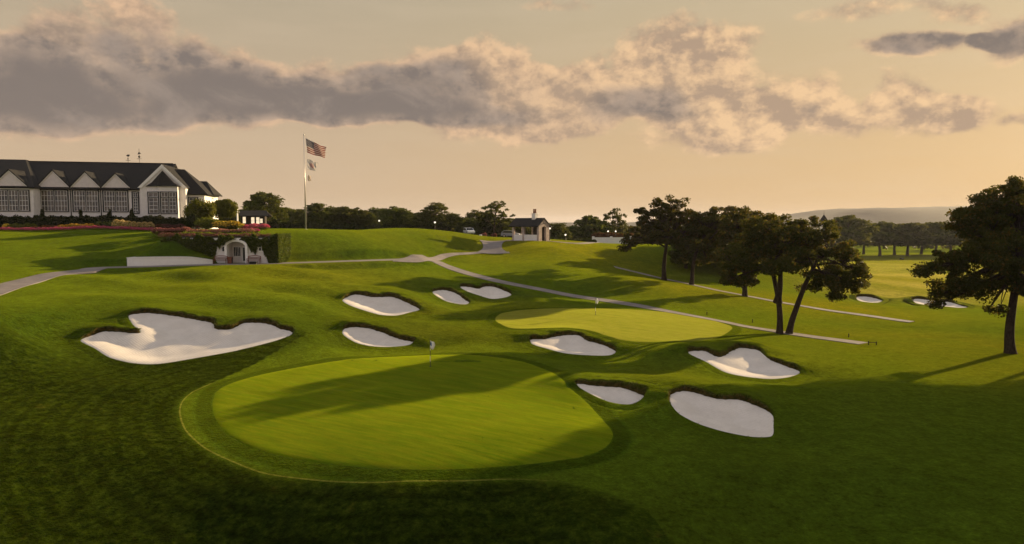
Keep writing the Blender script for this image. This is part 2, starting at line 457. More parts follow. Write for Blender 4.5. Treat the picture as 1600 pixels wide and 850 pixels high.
# bunkers: every one lies on its own tilted plane through the surface at its centre
BK = []
for out, c, sy, sx, lip, bowl, label in BUNKERS:
    C = drop(*c, TAB)[0]
    P = np.asarray(out, float)
    d = ray(P[:, 0], P[:, 1])
    # CAMZ + dz t = Cz + sy (dy t - Cy) + sx (dx t - Cx)
    t = (C[2] - sy * C[1] - sx * C[0] - CAMZ) / (d[:, 2] - sy * d[:, 1] - sx * d[:, 0])
    W = np.array([0, 0, CAMZ]) + d * t[:, None]
    far = C[1] > 95
    poly = spline(W[:, :2], True, 0.30 if far else 0.16)
    BK.append(dict(C=C, sy=sy, sx=sx, lip=lip * 0.72, bowl=bowl, poly=poly, label=label, far=far))
def plane_z(b, X, Y):
    return b['C'][2] + b['sy'] * (Y - b['C'][1]) + b['sx'] * (X - b['C'][0])
for b in BK:
    p = b['poly']
    tan = np.roll(p, -2, 0) - np.roll(p, 2, 0)
    nrm = np.stack([tan[:, 1], -tan[:, 0]], -1); nrm /= np.linalg.norm(nrm, axis=1)[:, None]
    area = 0.5 * np.sum(p[:, 0] * np.roll(p[:, 1], -1) - np.roll(p[:, 0], -1) * p[:, 1])
    if area < 0: nrm = -nrm
    b['nrm'] = nrm
    back = sm(nrm[:, 1] * 0.9 + 0.25 * nrm[:, 0] * 0 , -0.15, 0.45)
    k = 9
    ker = np.hanning(k); ker /= ker.sum()
    back = np.convolve(np.concatenate([back[-k:], back, back[:k]]), ker, 'same')[k:-k]
    b['back'] = back
    b['wob'] = 1 + 0.18 * np.sin(np.arange(len(p)) * 0.31 + p[0, 0]) + 0.10 * np.sin(np.arange(len(p)) * 0.83)

def green_poly(out, T):
    W = drop([p[0] for p in out], [p[1] for p in out], T)
    return spline(W[:, :2], True, 0.3)
G1 = green_poly(GREEN1, TAB); G2 = green_poly(GREEN2, TAB)
gold_w = drop([p[0] for p in GOLD], [p[1] for p in GOLD], TAB)
GOLDL = spline(gold_w[:, :2], False, 0.3)

# court in front of the tunnel house: a level forecourt cut into the bank
COURT = np.array([(-39.5, 88.0), (-39.3, 90.6), (-38.8, 92.9), (-33.2, 93.0), (-31.6, 91.3), (-28.0, 93.0), (-27, 90.0), (-33, 87.0), (-39, 86.0)])

TERRACE = np.array([(-50.5,83.6,5.95),(-47.5,84.3,6.0),(-44.5,85.0,6.05),(-41,86.4,6.1),(-36,88.6,6.1),(-30,91.2,6.1),(-24.5,95,6.1),(-19.5,99.5,6.05),(-15.8,104,5.95)])
def surface(X, Y, detail=True, dive=False):
    """height of the finished lawn; with dive, the sheet sinks below each bunker so its own sand and lip show"""
    z = base_z(X, Y)
    dg = np.minimum(sdf(X, Y, G1, 12), sdf(X, Y, G2, 12))
    calm = sm(dg, 0.5, 7)
    near = 1 - sm(np.hypot(X, Y - 60), 150, 260)
    if detail:
        z = z + rolling(X, Y) * calm * near * (1 - 0.65 * sm(Y, 84, 100)) * (1 + 1.0 * sm(-X, 0, 12) * sm(Y, 50, 62)) * (0.6 + 0.4 * np.sin(X / 19.0 + Y / 23.0))
        z = z + 0.55 * np.sin(Y / 11.0 + 0.8 * np.sin(X / 26.0)) * np.sin(X / 23.0 + Y / 31.0) * sm(X, 24, 50) * sm(Y, 88, 120) * (1 - sm(Y, 300, 400))
        for c, rx_, ry_, h_ in BUMPS:
            z = z + calm * h_ * np.exp(-np.minimum(((X - c[0]) / rx_) ** 2 + ((Y - c[1]) / ry_) ** 2, 40))
        # greens sit a little proud with a soft shoulder
        z = z + 0.04 * (1 - sm(dg, -0.5, 1.8))
    sink = np.zeros_like(z)
    for b in BK:
        p = b['poly']
        reach = 6.0
        lo, hi = p.min(0) - reach, p.max(0) + reach
        m = (X > lo[0]) & (X < hi[0]) & (Y > lo[1]) & (Y < hi[1])
        if not m.any(): continue
        x, y = X[m], Y[m]
        d, idx = seg_dist(x, y, p, True, True)
        ins = inside(x, y, p)
        sd = np.where(ins, -d, d)
        w = 1 - sm(sd, 0.2, reach)
        w = w ** 1.3
        lift = b['lip'] * (b['back'] * b['wob'])[idx] * np.exp(-(np.maximum(sd, 0) / 2.2) ** 2) + 0.02
        z[m] = z[m] * (1 - w) + plane_z(b, x, y) * w + lift * (sd > -0.5)
        if dive:
            sink[m] = np.maximum(sink[m], 1.3 * (1 - sm(sd, 0.15, 0.75)))
    # forecourt
    dc = sdf(X, Y, COURT, 6)
    wc = 1 - sm(dc, 0.0, 1.6)
    z = z * (1 - wc) + 6.1 * wc
    m = (X > -56) & (X < -8) & (Y > 78) & (Y < 112)
    if m.any():
        d, idx = seg_dist(X[m], Y[m], TERRACE[:, :2], False, True)
        w = 1 - sm(d, 1.7, 4.0)
        zl = np.interp(X[m], TERRACE[:, 0], TERRACE[:, 2])
        z[m] = z[m] * (1 - w) + zl * w
    m = (X > -49.5) & (X < -39.0) & (Y > 84) & (Y < 91.2)
    if m.any():       # the grass bank held by the white retaining wall
        x, y = X[m], Y[m]
        yw = np.interp(x, [-48.4, -46.3, -44, -41.4, -39.2], [86.2, 86.0, 87.0, 88.3, 89.6])
        zb = np.interp(x, [-49.5, -46, -44.6, -43, -41.3, -39.6], [8.8, 9.3, 9.25, 8.5, 7.6, 6.8])
        tt = np.clip((y - yw - .1) / (90.6 - yw), 0, 1)
        zz = 6.95 + (np.maximum(zb, 6.95) - 6.95) * tt
        w = sm(y - yw, .0, .2) * sm(-x, 39.1, 39.6) * (1 - sm(-x, 46.5, 49.5))
        z[m] = z[m] * (1 - w) + zz * w
    return z - sink

# ------------------------------------------------------------------ materials
MATS = {}
def mat(name):
    m = bpy.data.materials.new(name); m.use_nodes = True
    m.node_tree.nodes.clear()
    N = NT(m.node_tree)
    out = N.n('ShaderNodeOutputMaterial')
    MATS[name] = m
    return m, N, out
def principled(N, out, color, rough=0.8, spec=0.3, metal=0.0, bump=None, bump_s=0.3, bump_d=0.02, **kw):
    p = N.n('ShaderNodeBsdfPrincipled')
    N.val(p.inputs['Base Color'], color if hasattr(color, 'is_output') else (*color, 1)[:4])
    N.val(p.inputs['Roughness'], rough)
    p.inputs['Specular IOR Level'].default_value = spec
    p.inputs['Metallic'].default_value = metal
    for k, v in kw.items(): N.val(p.inputs[k.replace('_', ' ')], v)
    if bump is not None:
        b = N.n('ShaderNodeBump'); b.inputs['Strength'].default_value = bump_s; b.inputs['Distance'].default_value = bump_d
        N.link(bump, b.inputs['Height']); N.link(b.outputs[0], p.inputs['Normal'])
    N.link(p.outputs[0], out.inputs[0])
    return p
def simple(name, color, rough=0.8, var=0.15, scale=3.0, spec=0.3, metal=0.0, bump=0.0, emit=0.0):
    m, N, out = mat(name)
    g = N.n('ShaderNodeNewGeometry')
    nz = N.noise(g.outputs['Position'], scale, 4, 0.6)
    c2 = tuple(min(1, c * (1 + var)) for c in color); c1 = tuple(c * (1 - var) for c in color)
    col = N.mix(N.smooth(nz, 0.3, 0.7), c1, c2)
    kw = {}
    p = principled(N, out, col, rough, spec, metal, bump=nz if bump else None, bump_s=bump)
    if emit:
        p.inputs['Emission Color'].default_value = (*color, 1); p.inputs['Emission Strength'].default_value = emit
    return m

def turf_material():
    m, N, out = mat('turf')
    g = N.n('ShaderNodeNewGeometry'); P = g.outputs['Position']
    sdg = N.attr('sdg'); gold = N.attr('gold'); lip = N.attr('lip'); dry = N.attr('dry'); shag = N.attr('shag')
    big = N.noise(P, 0.05, 3, 0.5)
    mid = N.noise(P, 0.35, 4, 0.6)
    fine = N.noise(P, 5.0, 5, 0.7)
    blade = N.noise(P, 26.0, 3, 0.7)
    col = N.mix(N.smooth(mid, 0.32, 0.68), (0.019, 0.046, 0.0035), (0.035, 0.070, 0.0045))
    col = N.mix(N.smooth(big, 0.35, 0.65, 0, 0.5), col, (0.052, 0.082, 0.0035))
    tuft = N.noise(P, 2.3, 5, 0.7)
    col = N.mix(N.m('MULTIPLY', N.attr('rough'), 0.95), col, N.mix(N.smooth(tuft, 0.35, 0.68), (0.003, 0.008, 0.0010), (0.028, 0.042, 0.003)))  # long rough grass, its colour darkened further to carry vignette shade
    dryf = N.m('MULTIPLY', dry, N.smooth(mid, 0.2, 0.75, 0.45, 1.0))
    col = N.mix(dryf, col, (0.130, 0.100, 0.005))
    col = N.mix(N.m('MULTIPLY', N.attr('haze_glow'), N.smooth(mid, 0.25, 0.6, 0.5, 1.0)), col, (0.30, 0.235, 0.06))  # distance haze glow painted into the far fairway colour
    # scuffed straw patches
    patch = N.noise(P, 0.9, 5, 0.7)
    col = N.mix(N.smooth(patch, 0.60, 0.78, 0, 0.35), col, (0.085, 0.062, 0.008))
    col = N.mix(N.smooth(patch, 0.42, 0.28, 0, 0.35), col, (0.016, 0.030, 0.002))
    # mowing arcs that follow the collar of the green
    wob = N.m('MULTIPLY_ADD', N.noise(P, 0.3, 4, 0.65), 0.8, gold)
    arc = N.m('SINE', N.m('MULTIPLY', wob, 5.4))
    arcw = N.m('MULTIPLY', N.smooth(gold, 0.3, 1.2), N.smooth(gold, 13.0, 8.0))
    arcw = N.m('MULTIPLY', arcw, shag)
    arcw = N.m('MULTIPLY', arcw, N.smooth(N.noise(P, 0.5, 4, 0.7), 0.25, 0.55))
    col = N.mix(N.m('MULTIPLY', N.smooth(arc, 0.1, 0.95), N.m('MULTIPLY', arcw, 0.55)), col, (0.003, 0.007, 0.0005))
    # collar of the green: mown shorter, deeper green ring
    coll = N.m('MULTIPLY', N.smooth(sdg, -0.1, 0.05), N.smooth(sdg, 1.0, 0.75))
    col = N.mix(N.m('MULTIPLY', coll, 0.85), col, (0.014, 0.032, 0.002))
    frin = N.m('MULTIPLY', N.smooth(sdg, 0.9, 1.2), N.smooth(gold, 0.06, -0.06))
    col = N.mix(N.m('MULTIPLY', frin, 0.5), col, (0.050, 0.075, 0.004))
    gl = N.smooth(N.m('ABSOLUTE', gold), 0.06, 0.03)
    gl = N.m('MULTIPLY', gl, N.smooth(fine, 0.25, 0.5, 0.55, 1.0))
    gl = N.m('MULTIPLY', gl, N.smooth(shag, 0.4, 0.85))
    col = N.mix(N.m('MULTIPLY', gl, 0.42), col, (0.24, 0.21, 0.04))
    # blade-scale variation
    vari = N.m('MULTIPLY_ADD', fine, 2.0, 0.0)
    vari = N.m('MULTIPLY', vari, N.m('MULTIPLY_ADD', blade, 1.2, 0.4))
    vari = N.m('MULTIPLY', vari, N.smooth(N.noise(N.v('MULTIPLY', P, (1.0, 1.0, 0.3)), 1.3, 4, 0.7), 0.2, 0.8, 0.62, 1.38))
    c = N.n('ShaderNodeCombineXYZ')
    for i in range(3): N.link(vari, c.inputs[i])
    col = N.mix(1.0, col, c.outputs[0], 'MULTIPLY')
    # raw soil and roots on the bunker face
    soil = N.mix(N.smooth(fine, 0.35, 0.65), (0.012, 0.014, 0.004), (0.075, 0.042, 0.016))
    col = N.mix(N.m('MULTIPLY', lip, 0.85), col, soil)
    rough_h = N.m('ADD', N.m('ADD', N.m('MULTIPLY', fine, N.m('MULTIPLY_ADD', shag, 1.2, 0.5)), N.m('MULTIPLY', tuft, N.m('MULTIPLY_ADD', N.attr('rough'), 3.0, 0.8))), N.m('MULTIPLY', blade, 0.35))
    rough_h = N.m('MULTIPLY_ADD', N.m('MULTIPLY', arc, arcw), 0.25, rough_h)
    bump = N.n('ShaderNodeBump'); bump.inputs['Strength'].default_value = 0.7; bump.inputs['Distance'].default_value = 0.09
    N.link(rough_h, bump.inputs['Height'])
    p = principled(N, out, col, 0.85, 0.0)
    N.link(bump.outputs[0], p.inputs['Normal'])
    N.val(p.inputs['Sheen Weight'], N.m('MULTIPLY_ADD', N.attr('rough'), -0.5, 0.7))
    p.inputs['Sheen Roughness'].default_value = 0.35
    N.val(p.inputs['Sheen Tint'], N.mix(0.38, col, (0.42, 0.46, 0.010)))
    return m
def green_material():
    m, N, out = mat('putting_turf')
    g = N.n('ShaderNodeNewGeometry'); P = g.outputs['Position']
    mid = N.noise(P, 0.25, 4, 0.6); fine = N.noise(P, 14.0, 4, 0.7); blotch = N.noise(P, 1.1, 4, 0.6)
    rot = N.n('ShaderNodeVectorRotate'); rot.rotation_type = 'Z_AXIS'; N.link(P, rot.inputs['Vector']); rot.inputs['Angle'].default_value = 0.45
    lines = N.noise(N.v('MULTIPLY', rot.outputs[0], (0.6, 6.0, 1.0)), 0.8, 5, 0.68)
    col = N.mix(N.smooth(mid, 0.3, 0.7), (0.060, 0.102, 0.003), (0.080, 0.118, 0.0035))
    col = N.mix(N.smooth(lines, 0.38, 0.66, 0, 0.8), col, (0.115, 0.128, 0.005))
    col = N.mix(N.smooth(blotch, 0.60, 0.8, 0, 0.3), col, (0.10, 0.095, 0.008))
    sp = N.n('ShaderNodeSeparateXYZ'); N.link(P, sp.inputs[0])
    col = N.mix(N.smooth(sp.outputs[1], 57.0, 62.0, 0, 0.6), col, N.mix(N.smooth(blotch, 0.3, 0.7), (0.145, 0.135, 0.026), (0.18, 0.155, 0.036)))
    vari = N.m('MULTIPLY_ADD', fine, 0.9, 0.55)
    vari = N.m('MULTIPLY', vari, N.smooth(N.noise(N.v('MULTIPLY', rot.outputs[0], (0.35, 2.2, 1.0)), 0.9, 5, 0.7), 0.2, 0.8, 0.78, 1.22))
    c = N.n('ShaderNodeCombineXYZ')
    for i in range(3): N.link(vari, c.inputs[i])
    col = N.mix(1.0, col, c.outputs[0], 'MULTIPLY')
    p = principled(N, out, col, 0.85, 0.0, bump=fine, bump_s=0.25, bump_d=0.02)
    p.inputs['Sheen Weight'].default_value = 0.75
    p.inputs['Sheen Roughness'].default_value = 0.35
    N.val(p.inputs['Sheen Tint'], N.mix(0.38, col, (0.42, 0.46, 0.010)))
    return m
def sand_material():
    m, N, out = mat('bunker_sand')
    g = N.n('ShaderNodeNewGeometry'); P = g.outputs['Position']
    a = N.noise(P, 0.6, 4, 0.6); b = N.noise(P, 30, 4, 0.7)
    rake = N.n('ShaderNodeTexWave', wave_type='BANDS', bands_direction='DIAGONAL')
    N.link(P, rake.inputs[0]); rake.inputs['Scale'].default_value = 2.2; rake.inputs['Distortion'].default_value = 5.0; rake.inputs['Detail'].default_value = 3; rake.inputs['Detail Scale'].default_value = 0.6
    col = N.mix(N.smooth(a, 0.3, 0.7), (0.66, 0.60, 0.54), (0.77, 0.705, 0.64))
    col = N.mix(N.smooth(b, 0.35, 0.7, 0, 0.35), col, (0.50, 0.44, 0.385))
    scuff = N.noise(P, 3.2, 5, 0.75)
    col = N.mix(N.smooth(scuff, 0.52, 0.72, 0, 0.5), col, (0.50, 0.445, 0.39))
    col = N.mix(N.smooth(N.noise(P, 0.28, 3, 0.6), 0.5, 0.75, 0, 0.35), col, (0.56, 0.50, 0.45))
    col = N.mix(N.smooth(rake.outputs['Fac'], 0.55, 0.95, 0, 0.22), col, (0.48, 0.43, 0.38))
    h = N.m('ADD', N.m('MULTIPLY', rake.outputs['Fac'], 0.5), N.m('MULTIPLY', b, 0.5))
    h = N.m('MULTIPLY_ADD', N.noise(P, 2.2, 3, 0.6), 1.6, h)
    principled(N, out, col, 0.95, 0.1, bump=h, bump_s=0.35, bump_d=0.05)
    return m
def path_material():
    m, N, out = mat('path_concrete')
    g = N.n('ShaderNodeNewGeometry'); P = g.outputs['Position']
    a = N.noise(P, 0.35, 5, 0.65); b = N.noise(P, 18, 4, 0.7)
    col = N.mix(N.smooth(a, 0.3, 0.7), (0.155, 0.135, 0.135), (0.25, 0.215, 0.205))
    col = N.mix(N.smooth(b, 0.4, 0.75, 0, 0.3), col, (0.12, 0.10, 0.09))
    col = N.mix(N.smooth(N.noise(P, 1.6, 5, 0.75), 0.55, 0.72, 0, 0.5), col, (0.10, 0.085, 0.07))
    principled(N, out, col, 0.85, 0.25, bump=b, bump_s=0.15, bump_d=0.01)
    return m
TURF = turf_material(); PUTT = green_material(); SAND = sand_material(); PATHM = path_material()

# ------------------------------------------------------------------ ground sheet
def grow(start, stop, step, f):
    out = [start]
    s = step
    while abs(out[-1]) < abs(stop) or (stop - out[-1]) * (1 if stop > start else -1) > 0:
        s *= f
        out.append(out[-1] + (s if stop > start else -s))
    return np.array(out[1:])
STEP = 0.24
xs = np.concatenate([grow(-50, -6000, STEP, 1.07)[::-1], np.arange(-50, 46.01, STEP), grow(46, 6000, STEP, 1.07)])
ys = np.concatenate([grow(24, -300, STEP, 1.12)[::-1], np.arange(24, 98.01, STEP), grow(98, 7500, STEP, 1.05)])
GX, GY = np.meshgrid(xs, ys)
def dry_field(X, Y):
    d = np.zeros_like(X)
    for px, py, r, a in [(1000,510,9,.55),(1300,480,16,.8),(1450,540,14,.75),(1450,440,50,.8),(870,380,22,.75),(960,410,16,.5),(700,520,7,.5),(640,490,8,.35),(480,425,14,.5),
                         (600,370,12,.25),(1560,580,8,.8),(1250,560,8,.5),(1050,590,5,.5),(800,480,8,.3),(1080,450,12,.7),(330,440,12,.25),(1450,410,60,.6)]:
        c = drop(px, py, TAB)[0]
        d = np.maximum(d, a * np.exp(-((X - c[0]) ** 2 + ((Y - c[1])) ** 2) / (r * r)))
    return d
def haze_glow_field(X, Y):  # patches where haze brightness is put into the turf colour
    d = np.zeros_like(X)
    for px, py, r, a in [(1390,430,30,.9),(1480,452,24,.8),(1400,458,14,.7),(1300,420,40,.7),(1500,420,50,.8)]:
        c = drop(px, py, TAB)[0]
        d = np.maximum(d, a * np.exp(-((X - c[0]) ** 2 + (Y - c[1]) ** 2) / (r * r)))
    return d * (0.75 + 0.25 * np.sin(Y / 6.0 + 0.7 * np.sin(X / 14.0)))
def shag_field(X, Y):
    return sm(-X, -8, 8) * 0.7 + 0.3
def turf_attrs(X, Y):
    dg = np.minimum(sdf(X, Y, G1, 20), sdf(X, Y, G2, 2.4) + 0.0)
    dg = np.where(sdf(X, Y, G2, 2.4) < 2.39, np.minimum(sdf(X, Y, G1, 20), sdf(X, Y, G2, 2.4)), sdf(X, Y, G1, 20))
    m = (np.abs(X) < 45) & (Y > 20) & (Y < 70)
    gd = np.full(X.shape, 14.0)
    if m.any():
        dd, ix = seg_dist(X[m], Y[m], GOLDL, False, True)
        A_, B_ = GOLDL[ix], GOLDL[np.minimum(ix + 1, len(GOLDL) - 1)]
        cr = (B_[:, 0] - A_[:, 0]) * (Y[m] - A_[:, 1]) - (B_[:, 1] - A_[:, 1]) * (X[m] - A_[:, 0])
        gd[m] = np.minimum(dd, 14) * np.where(cr < 0, 1, -1)
    d1 = sdf(X, Y, G1, 20)
    rough = np.maximum(sm(gd, -0.3, 0.45) * (1 - sm(gd, 12, 13.9)), sm(d1, 3.2, 6.0)) * (1 - 0.75 * sm(X, -2, 18)) * (1 - sm(Y - 0.35 * X, 52, 80)) * (1 - 0.8 * sm(X, -4, 8) * sm(Y, 40, 52))  # rough grass mask; also paints vignette darkening over foreground and left
    return dict(haze_glow=haze_glow_field(X, Y).ravel(), rough=rough.ravel(), sdg=dg.ravel(), gold=gd.ravel(), dry=dry_field(X, Y).ravel(), shag=shag_field(X, Y).ravel())
GZ = surface(GX, GY, dive=True)
nx, ny = len(xs), len(ys)
ii = np.arange(nx * ny).reshape(ny, nx)
faces = np.stack([ii[:-1, :-1].ravel(), ii[:-1, 1:].ravel(), ii[1:, 1:].ravel(), ii[1:, :-1].ravel()], -1)
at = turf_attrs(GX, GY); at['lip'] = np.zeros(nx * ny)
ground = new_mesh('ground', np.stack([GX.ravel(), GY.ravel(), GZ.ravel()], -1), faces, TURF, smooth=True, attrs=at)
ground.shadow_terminator_geometry_offset = 0.3; ground.shadow_terminator_normal_offset = 0.05
prop(ground, 'rolling mown golf course turf', 'ground', kind='structure')

# final surface table, for dropping pixels
TAB2 = surface(gx, gy)
def ground_at(px, py):
    return drop(px, py, TAB2)[0]
def gz(x, y):
    return float(surface(np.array([[float(x)]]), np.array([[float(y)]]))[0, 0])

# ------------------------------------------------------------------ putting greens
def disc_rings(poly, fr):
    c = poly.mean(0)
    V = [c + (poly - c) * f for f in fr]
    return c, V
def make_green(name, poly, label):
    fr = [1.0, .985, .95, .88, .78, .66, .54, .42, .30, .18, .08]
    c, V = disc_rings(poly, fr)
    n = len(poly)
    XY = np.concatenate(V + [c[None]])
    Z = surface(XY[:, 0:1], XY[:, 1:2])[:, 0] + 0.016
    Z[:n] -= 0.03
    f = []
    for k in range(len(fr) - 1):
        for i in range(n):
            j = (i + 1) % n
            f.append((k*n+i, k*n+j, (k+1)*n+j, (k+1)*n+i))
    k = len(fr) - 1
    for i in range(n): f.append((k*n+i, k*n+(i+1) % n, (k+1)*n))
    area = 0.5 * np.sum(poly[:, 0] * np.roll(poly[:, 1], -1) - np.roll(poly[:, 0], -1) * poly[:, 1])
    if area < 0: f = [q[::-1] for q in f]
    o = new_mesh(name, np.column_stack([XY, Z]), f, PUTT, smooth=True)
    return prop(o, label, 'putting green', kind='structure')
make_green('putting_green', G1, 'large oval putting green ringed by a darker collar')
make_green('putting_green', G2, 'long putting green beside the cart path')

# ------------------------------------------------------------------ bunkers
def leaf_quads(C, size, up=None, flat=0.5, rs=None):
    """one folded diamond per centre; C (n,3), size scalar or (n,)"""
    rs = rs or rng
    n = len(C)
    a = rs.normal(size=(n, 3)); a /= np.linalg.norm(a, axis=1)[:, None]
    b = rs.normal(size=(n, 3)); b -= (a * b).sum(1)[:, None] * a; b /= np.linalg.norm(b, axis=1)[:, None]
    s = np.broadcast_to(np.asarray(size, float), (n,))[:, None] * rs.uniform(0.65, 1.35, (n, 1))
    V = np.stack([C - a * s, C - b * s * flat, C + a * s, C + b * s * flat], 1).reshape(-1, 3)
    Fc = np.arange(4 * n).reshape(n, 4)
    return V, Fc
def blades(B, T, w, rs=None):
    """thin triangles from base points B to tips T, width w"""
    rs = rs or rng
    n = len(B)
    ang = rs.uniform(0, 2 * np.pi, n)
    s = np.stack([np.cos(ang), np.sin(ang), np.zeros(n)], -1) * np.asarray(w)
    V = np.stack([B - s, B + s, T], 1).reshape(-1, 3)
    return V, np.arange(3 * n).reshape(n, 3)
def foliage_mat(name, c1, c2, trans=0.35, c3=None, spec=0.04):
    m, N, out = mat(name)
    g = N.n('ShaderNodeNewGeometry')
    r = g.outputs['Random Per Island']
    col = N.mix(r, c1, c2)
    if c3: col = N.mix(N.smooth(r, 0.86, 0.9), col, c3)
    oi = N.n('ShaderNodeObjectInfo')
    hs = N.n('ShaderNodeHueSaturation')
    N.link(N.m('MULTIPLY_ADD', oi.outputs['Random'], 0.03, 0.485), hs.inputs['Hue'])
    N.link(N.m('MULTIPLY_ADD', oi.outputs['Random'], 0.5, 0.75), hs.inputs['Value'])
    N.link(col, hs.inputs['Color']); col = hs.outputs[0]
    d = N.n('ShaderNodeBsdfPrincipled'); N.link(col, d.inputs['Base Color']); d.inputs['Roughness'].default_value = 0.6; d.inputs['Specular IOR Level'].default_value = spec
    t = N.n('ShaderNodeBsdfTranslucent')
    N.link(N.mix(0.35, col, (0.20, 0.16, 0.02)), t.inputs[0])
    mx = N.n('ShaderNodeMixShader'); mx.inputs[0].default_value = trans
    N.link(d.outputs[0], mx.inputs[1]); N.link(t.outputs[0], mx.inputs[2]); N.link(mx.outputs[0], out.inputs[0])
    return m
LIPGRASS = foliage_mat('lip_grass_blades', (0.035, 0.055, 0.010), (0.10, 0.10, 0.025), 0.3, (0.16, 0.10, 0.03))
def make_bunker(b):
    p, nrm = b['poly'], b['nrm']; n = len(p)
    root = empty('sand_bunker', (b['C'][0], b['C'][1], b['C'][2]))
    prop(root, b['label'], 'bunker', 'sand bunkers around the greens' if not b['far'] else 'sand bunkers on the lower fairway')
    off = np.array(root.location)
    # sand sheet
    h = 0.3 if b['far'] else 0.12
    lo, hi = p.min(0) - 0.5, p.max(0) + 0.5
    X, Y = np.meshgrid(np.arange(lo[0], hi[0], h), np.arange(lo[1], hi[1], h))
    sd = np.where(inside(X, Y, p), -1, 1) * seg_dist(X, Y, p)
    depth = np.maximum(-sd, 0)
    half = max(depth.max(), 0.5)
    q = sm(depth, 0, min(half, 2.6))
    # sand flashed up the back, bowl towards the front
    Z = plane_z(b, X, Y) - b['bowl'] * 0.8 * q - 0.6 * np.maximum(sd, 0)
    Z += 0.02 * np.sin(X * 2.1 + 1.5 * np.sin(Y * 1.3)) * np.sin(Y * 1.7 + X * .6) * q
    keep = sd < 0.24
    idx = -np.ones(X.shape, int); idx[keep] = np.arange(keep.sum())
    fm = keep[:-1, :-1] & keep[:-1, 1:] & keep[1:, 1:] & keep[1:, :-1]
    fc = np.stack([idx[:-1, :-1][fm], idx[:-1, 1:][fm], idx[1:, 1:][fm], idx[1:, :-1][fm]], -1)
    so = new_mesh('sand', np.stack([X[keep], Y[keep], Z[keep]], -1) - off, fc, SAND, root, smooth=True)
    so.shadow_terminator_geometry_offset = 0.2
    # grass lip rolled over the edge
    rag = 0.05 * np.sin(np.arange(n) * 1.7 + p[0, 1]) + 0.05 * np.sin(np.arange(n) * 0.63)
    ds = [-0.10, -0.02, 0.05, 0.12, 0.24, 0.45, 0.75, 1.05]
    V = []; L = []; A = []
    hb = b['lip'] * b['back'] * b['wob']
    for k, d in enumerate(ds):
        xy = p + nrm * (d + (rag * b['back'])[:, None] * (1 if k < 4 else 0))[..., None] if False else p + nrm * (d + (rag * b['back'] * (1.0 if k < 4 else 0.4))[:, None])
        zp = plane_z(b, xy[:, 0], xy[:, 1])
        zs = surface(xy[:, 0:1], xy[:, 1:2])[:, 0]
        if k == 0: z = zp - 0.35
        elif k == 1: z = zp - 0.04 + 0.25 * hb
        elif k == 2: z = zp + 0.75 * hb + 0.012
        elif k == 3: z = np.maximum(zs, zp + hb) + 0.02
        else: z = zs + [0.03, 0.02, 0.012, -0.02][k - 4]
        V.append(np.column_stack([xy, z])); L.append(np.full(n, [1, 1, 1, .25, 0, 0, 0, 0][k]) * np.clip(b['back'] * 1.5, 0, 1))
    V = np.concatenate(V); L = np.concatenate(L)
    f = []
    for k in range(len(ds) - 1):
        for i in range(n):
            j = (i + 1) % n
            f.append((k*n+i, (k+1)*n+i, (k+1)*n+j, k*n+j))
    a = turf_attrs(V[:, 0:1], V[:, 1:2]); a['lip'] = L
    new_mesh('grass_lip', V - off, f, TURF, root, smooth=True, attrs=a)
    # shaggy blades hanging over the back edge
    dens = (4 if b['far'] else 16)
    rep = np.repeat(np.arange(n), dens)
    w = rng.uniform(size=len(rep)) < (0.12 + 0.88 * b['back'][rep])
    rep = rep[w]
    u = rng.uniform(-0.6, 0.6, len(rep))
    tanv = np.stack([-nrm[:, 1], nrm[:, 0]], -1)
    base = p[rep] + tanv[rep] * (u * 0.16)[:, None] + nrm[rep] * rng.uniform(0.0, 0.35, len(rep))[:, None]
    bz = np.maximum(surface(base[:, 0:1], base[:, 1:2])[:, 0], plane_z(b, base[:, 0], base[:, 1]) + hb[rep]) - 0.02
    B3 = np.column_stack([base, bz])
    ln = rng.uniform(0.08, 0.24, len(rep)) * (0.5 + 0.5 * b['back'][rep]) * (1.5 if b['far'] else 1)
    tip = base - nrm[rep] * (ln * rng.uniform(0.0, 0.9, len(rep)))[:, None] + tanv[rep] * (ln * rng.uniform(-.6, .6, len(rep)))[:, None]
    T3 = np.column_stack([tip, bz + ln * rng.uniform(-0.5, 0.8, len(rep))])
    V, fc = blades(B3, T3, 0.03 if not b['far'] else 0.06)
    o = new_mesh('overhanging_grass', V - off, fc, LIPGRASS, root)
    o['kind'] = 'stuff'
for b in BK: make_bunker(b)

# ------------------------------------------------------------------ paths
def ribbon(name, centre, width, label, mat_=None, lift=0.035, curb=True):
    c = spline(centre, False, 0.8)
    t = np.gradient(c, axis=0); t /= np.linalg.norm(t, axis=1)[:, None]
    nr = np.stack([-t[:, 1], t[:, 0]], -1)
    w = np.broadcast_to(np.asarray(width, float), (len(c),)) if np.ndim(width) == 0 else np.interp(np.linspace(0, 1, len(c)), np.linspace(0, 1, len(width)), width)
    offs = [-.53, -.5, -.25, 0, .25, .5, .53]
    V = []
    for k, o_ in enumerate(offs):
        xy = c + nr * (o_ * w)[:, None]
        z = surface(xy[:, 0:1], xy[:, 1:2])[:, 0]
        V.append(np.column_stack([xy, z]))
    ker = np.hanning(9); ker /= ker.sum()
    for k in range(7):
        zk = V[k][:, 2]
        zs = np.convolve(np.pad(zk, 4, 'edge'), ker, 'valid')
        V[k][:, 2] = np.maximum(zk + lift * 0.6, zs + lift) if 0 < k < 6 else zk - 0.15
    n = len(c); V = np.concatenate(V)
    f = []
    for k in range(6):
        for i in range(n - 1):
            f.append((k*n+i, (k+1)*n+i, (k+1)*n+i+1, k*n+i+1))
    f = [q[::-1] for q in f]
    o = new_mesh(name, V, f, mat_ or PATHM, smooth=False)
    return prop(o, label, 'path', kind='structure')
def dropped(pts):
    return drop([p[0] for p in pts], [p[1] for p in pts], TAB2)[:, :2]
pm = np.concatenate([dropped(PATH_MAIN), TERRACE[:, :2], dropped([(672,404)])])
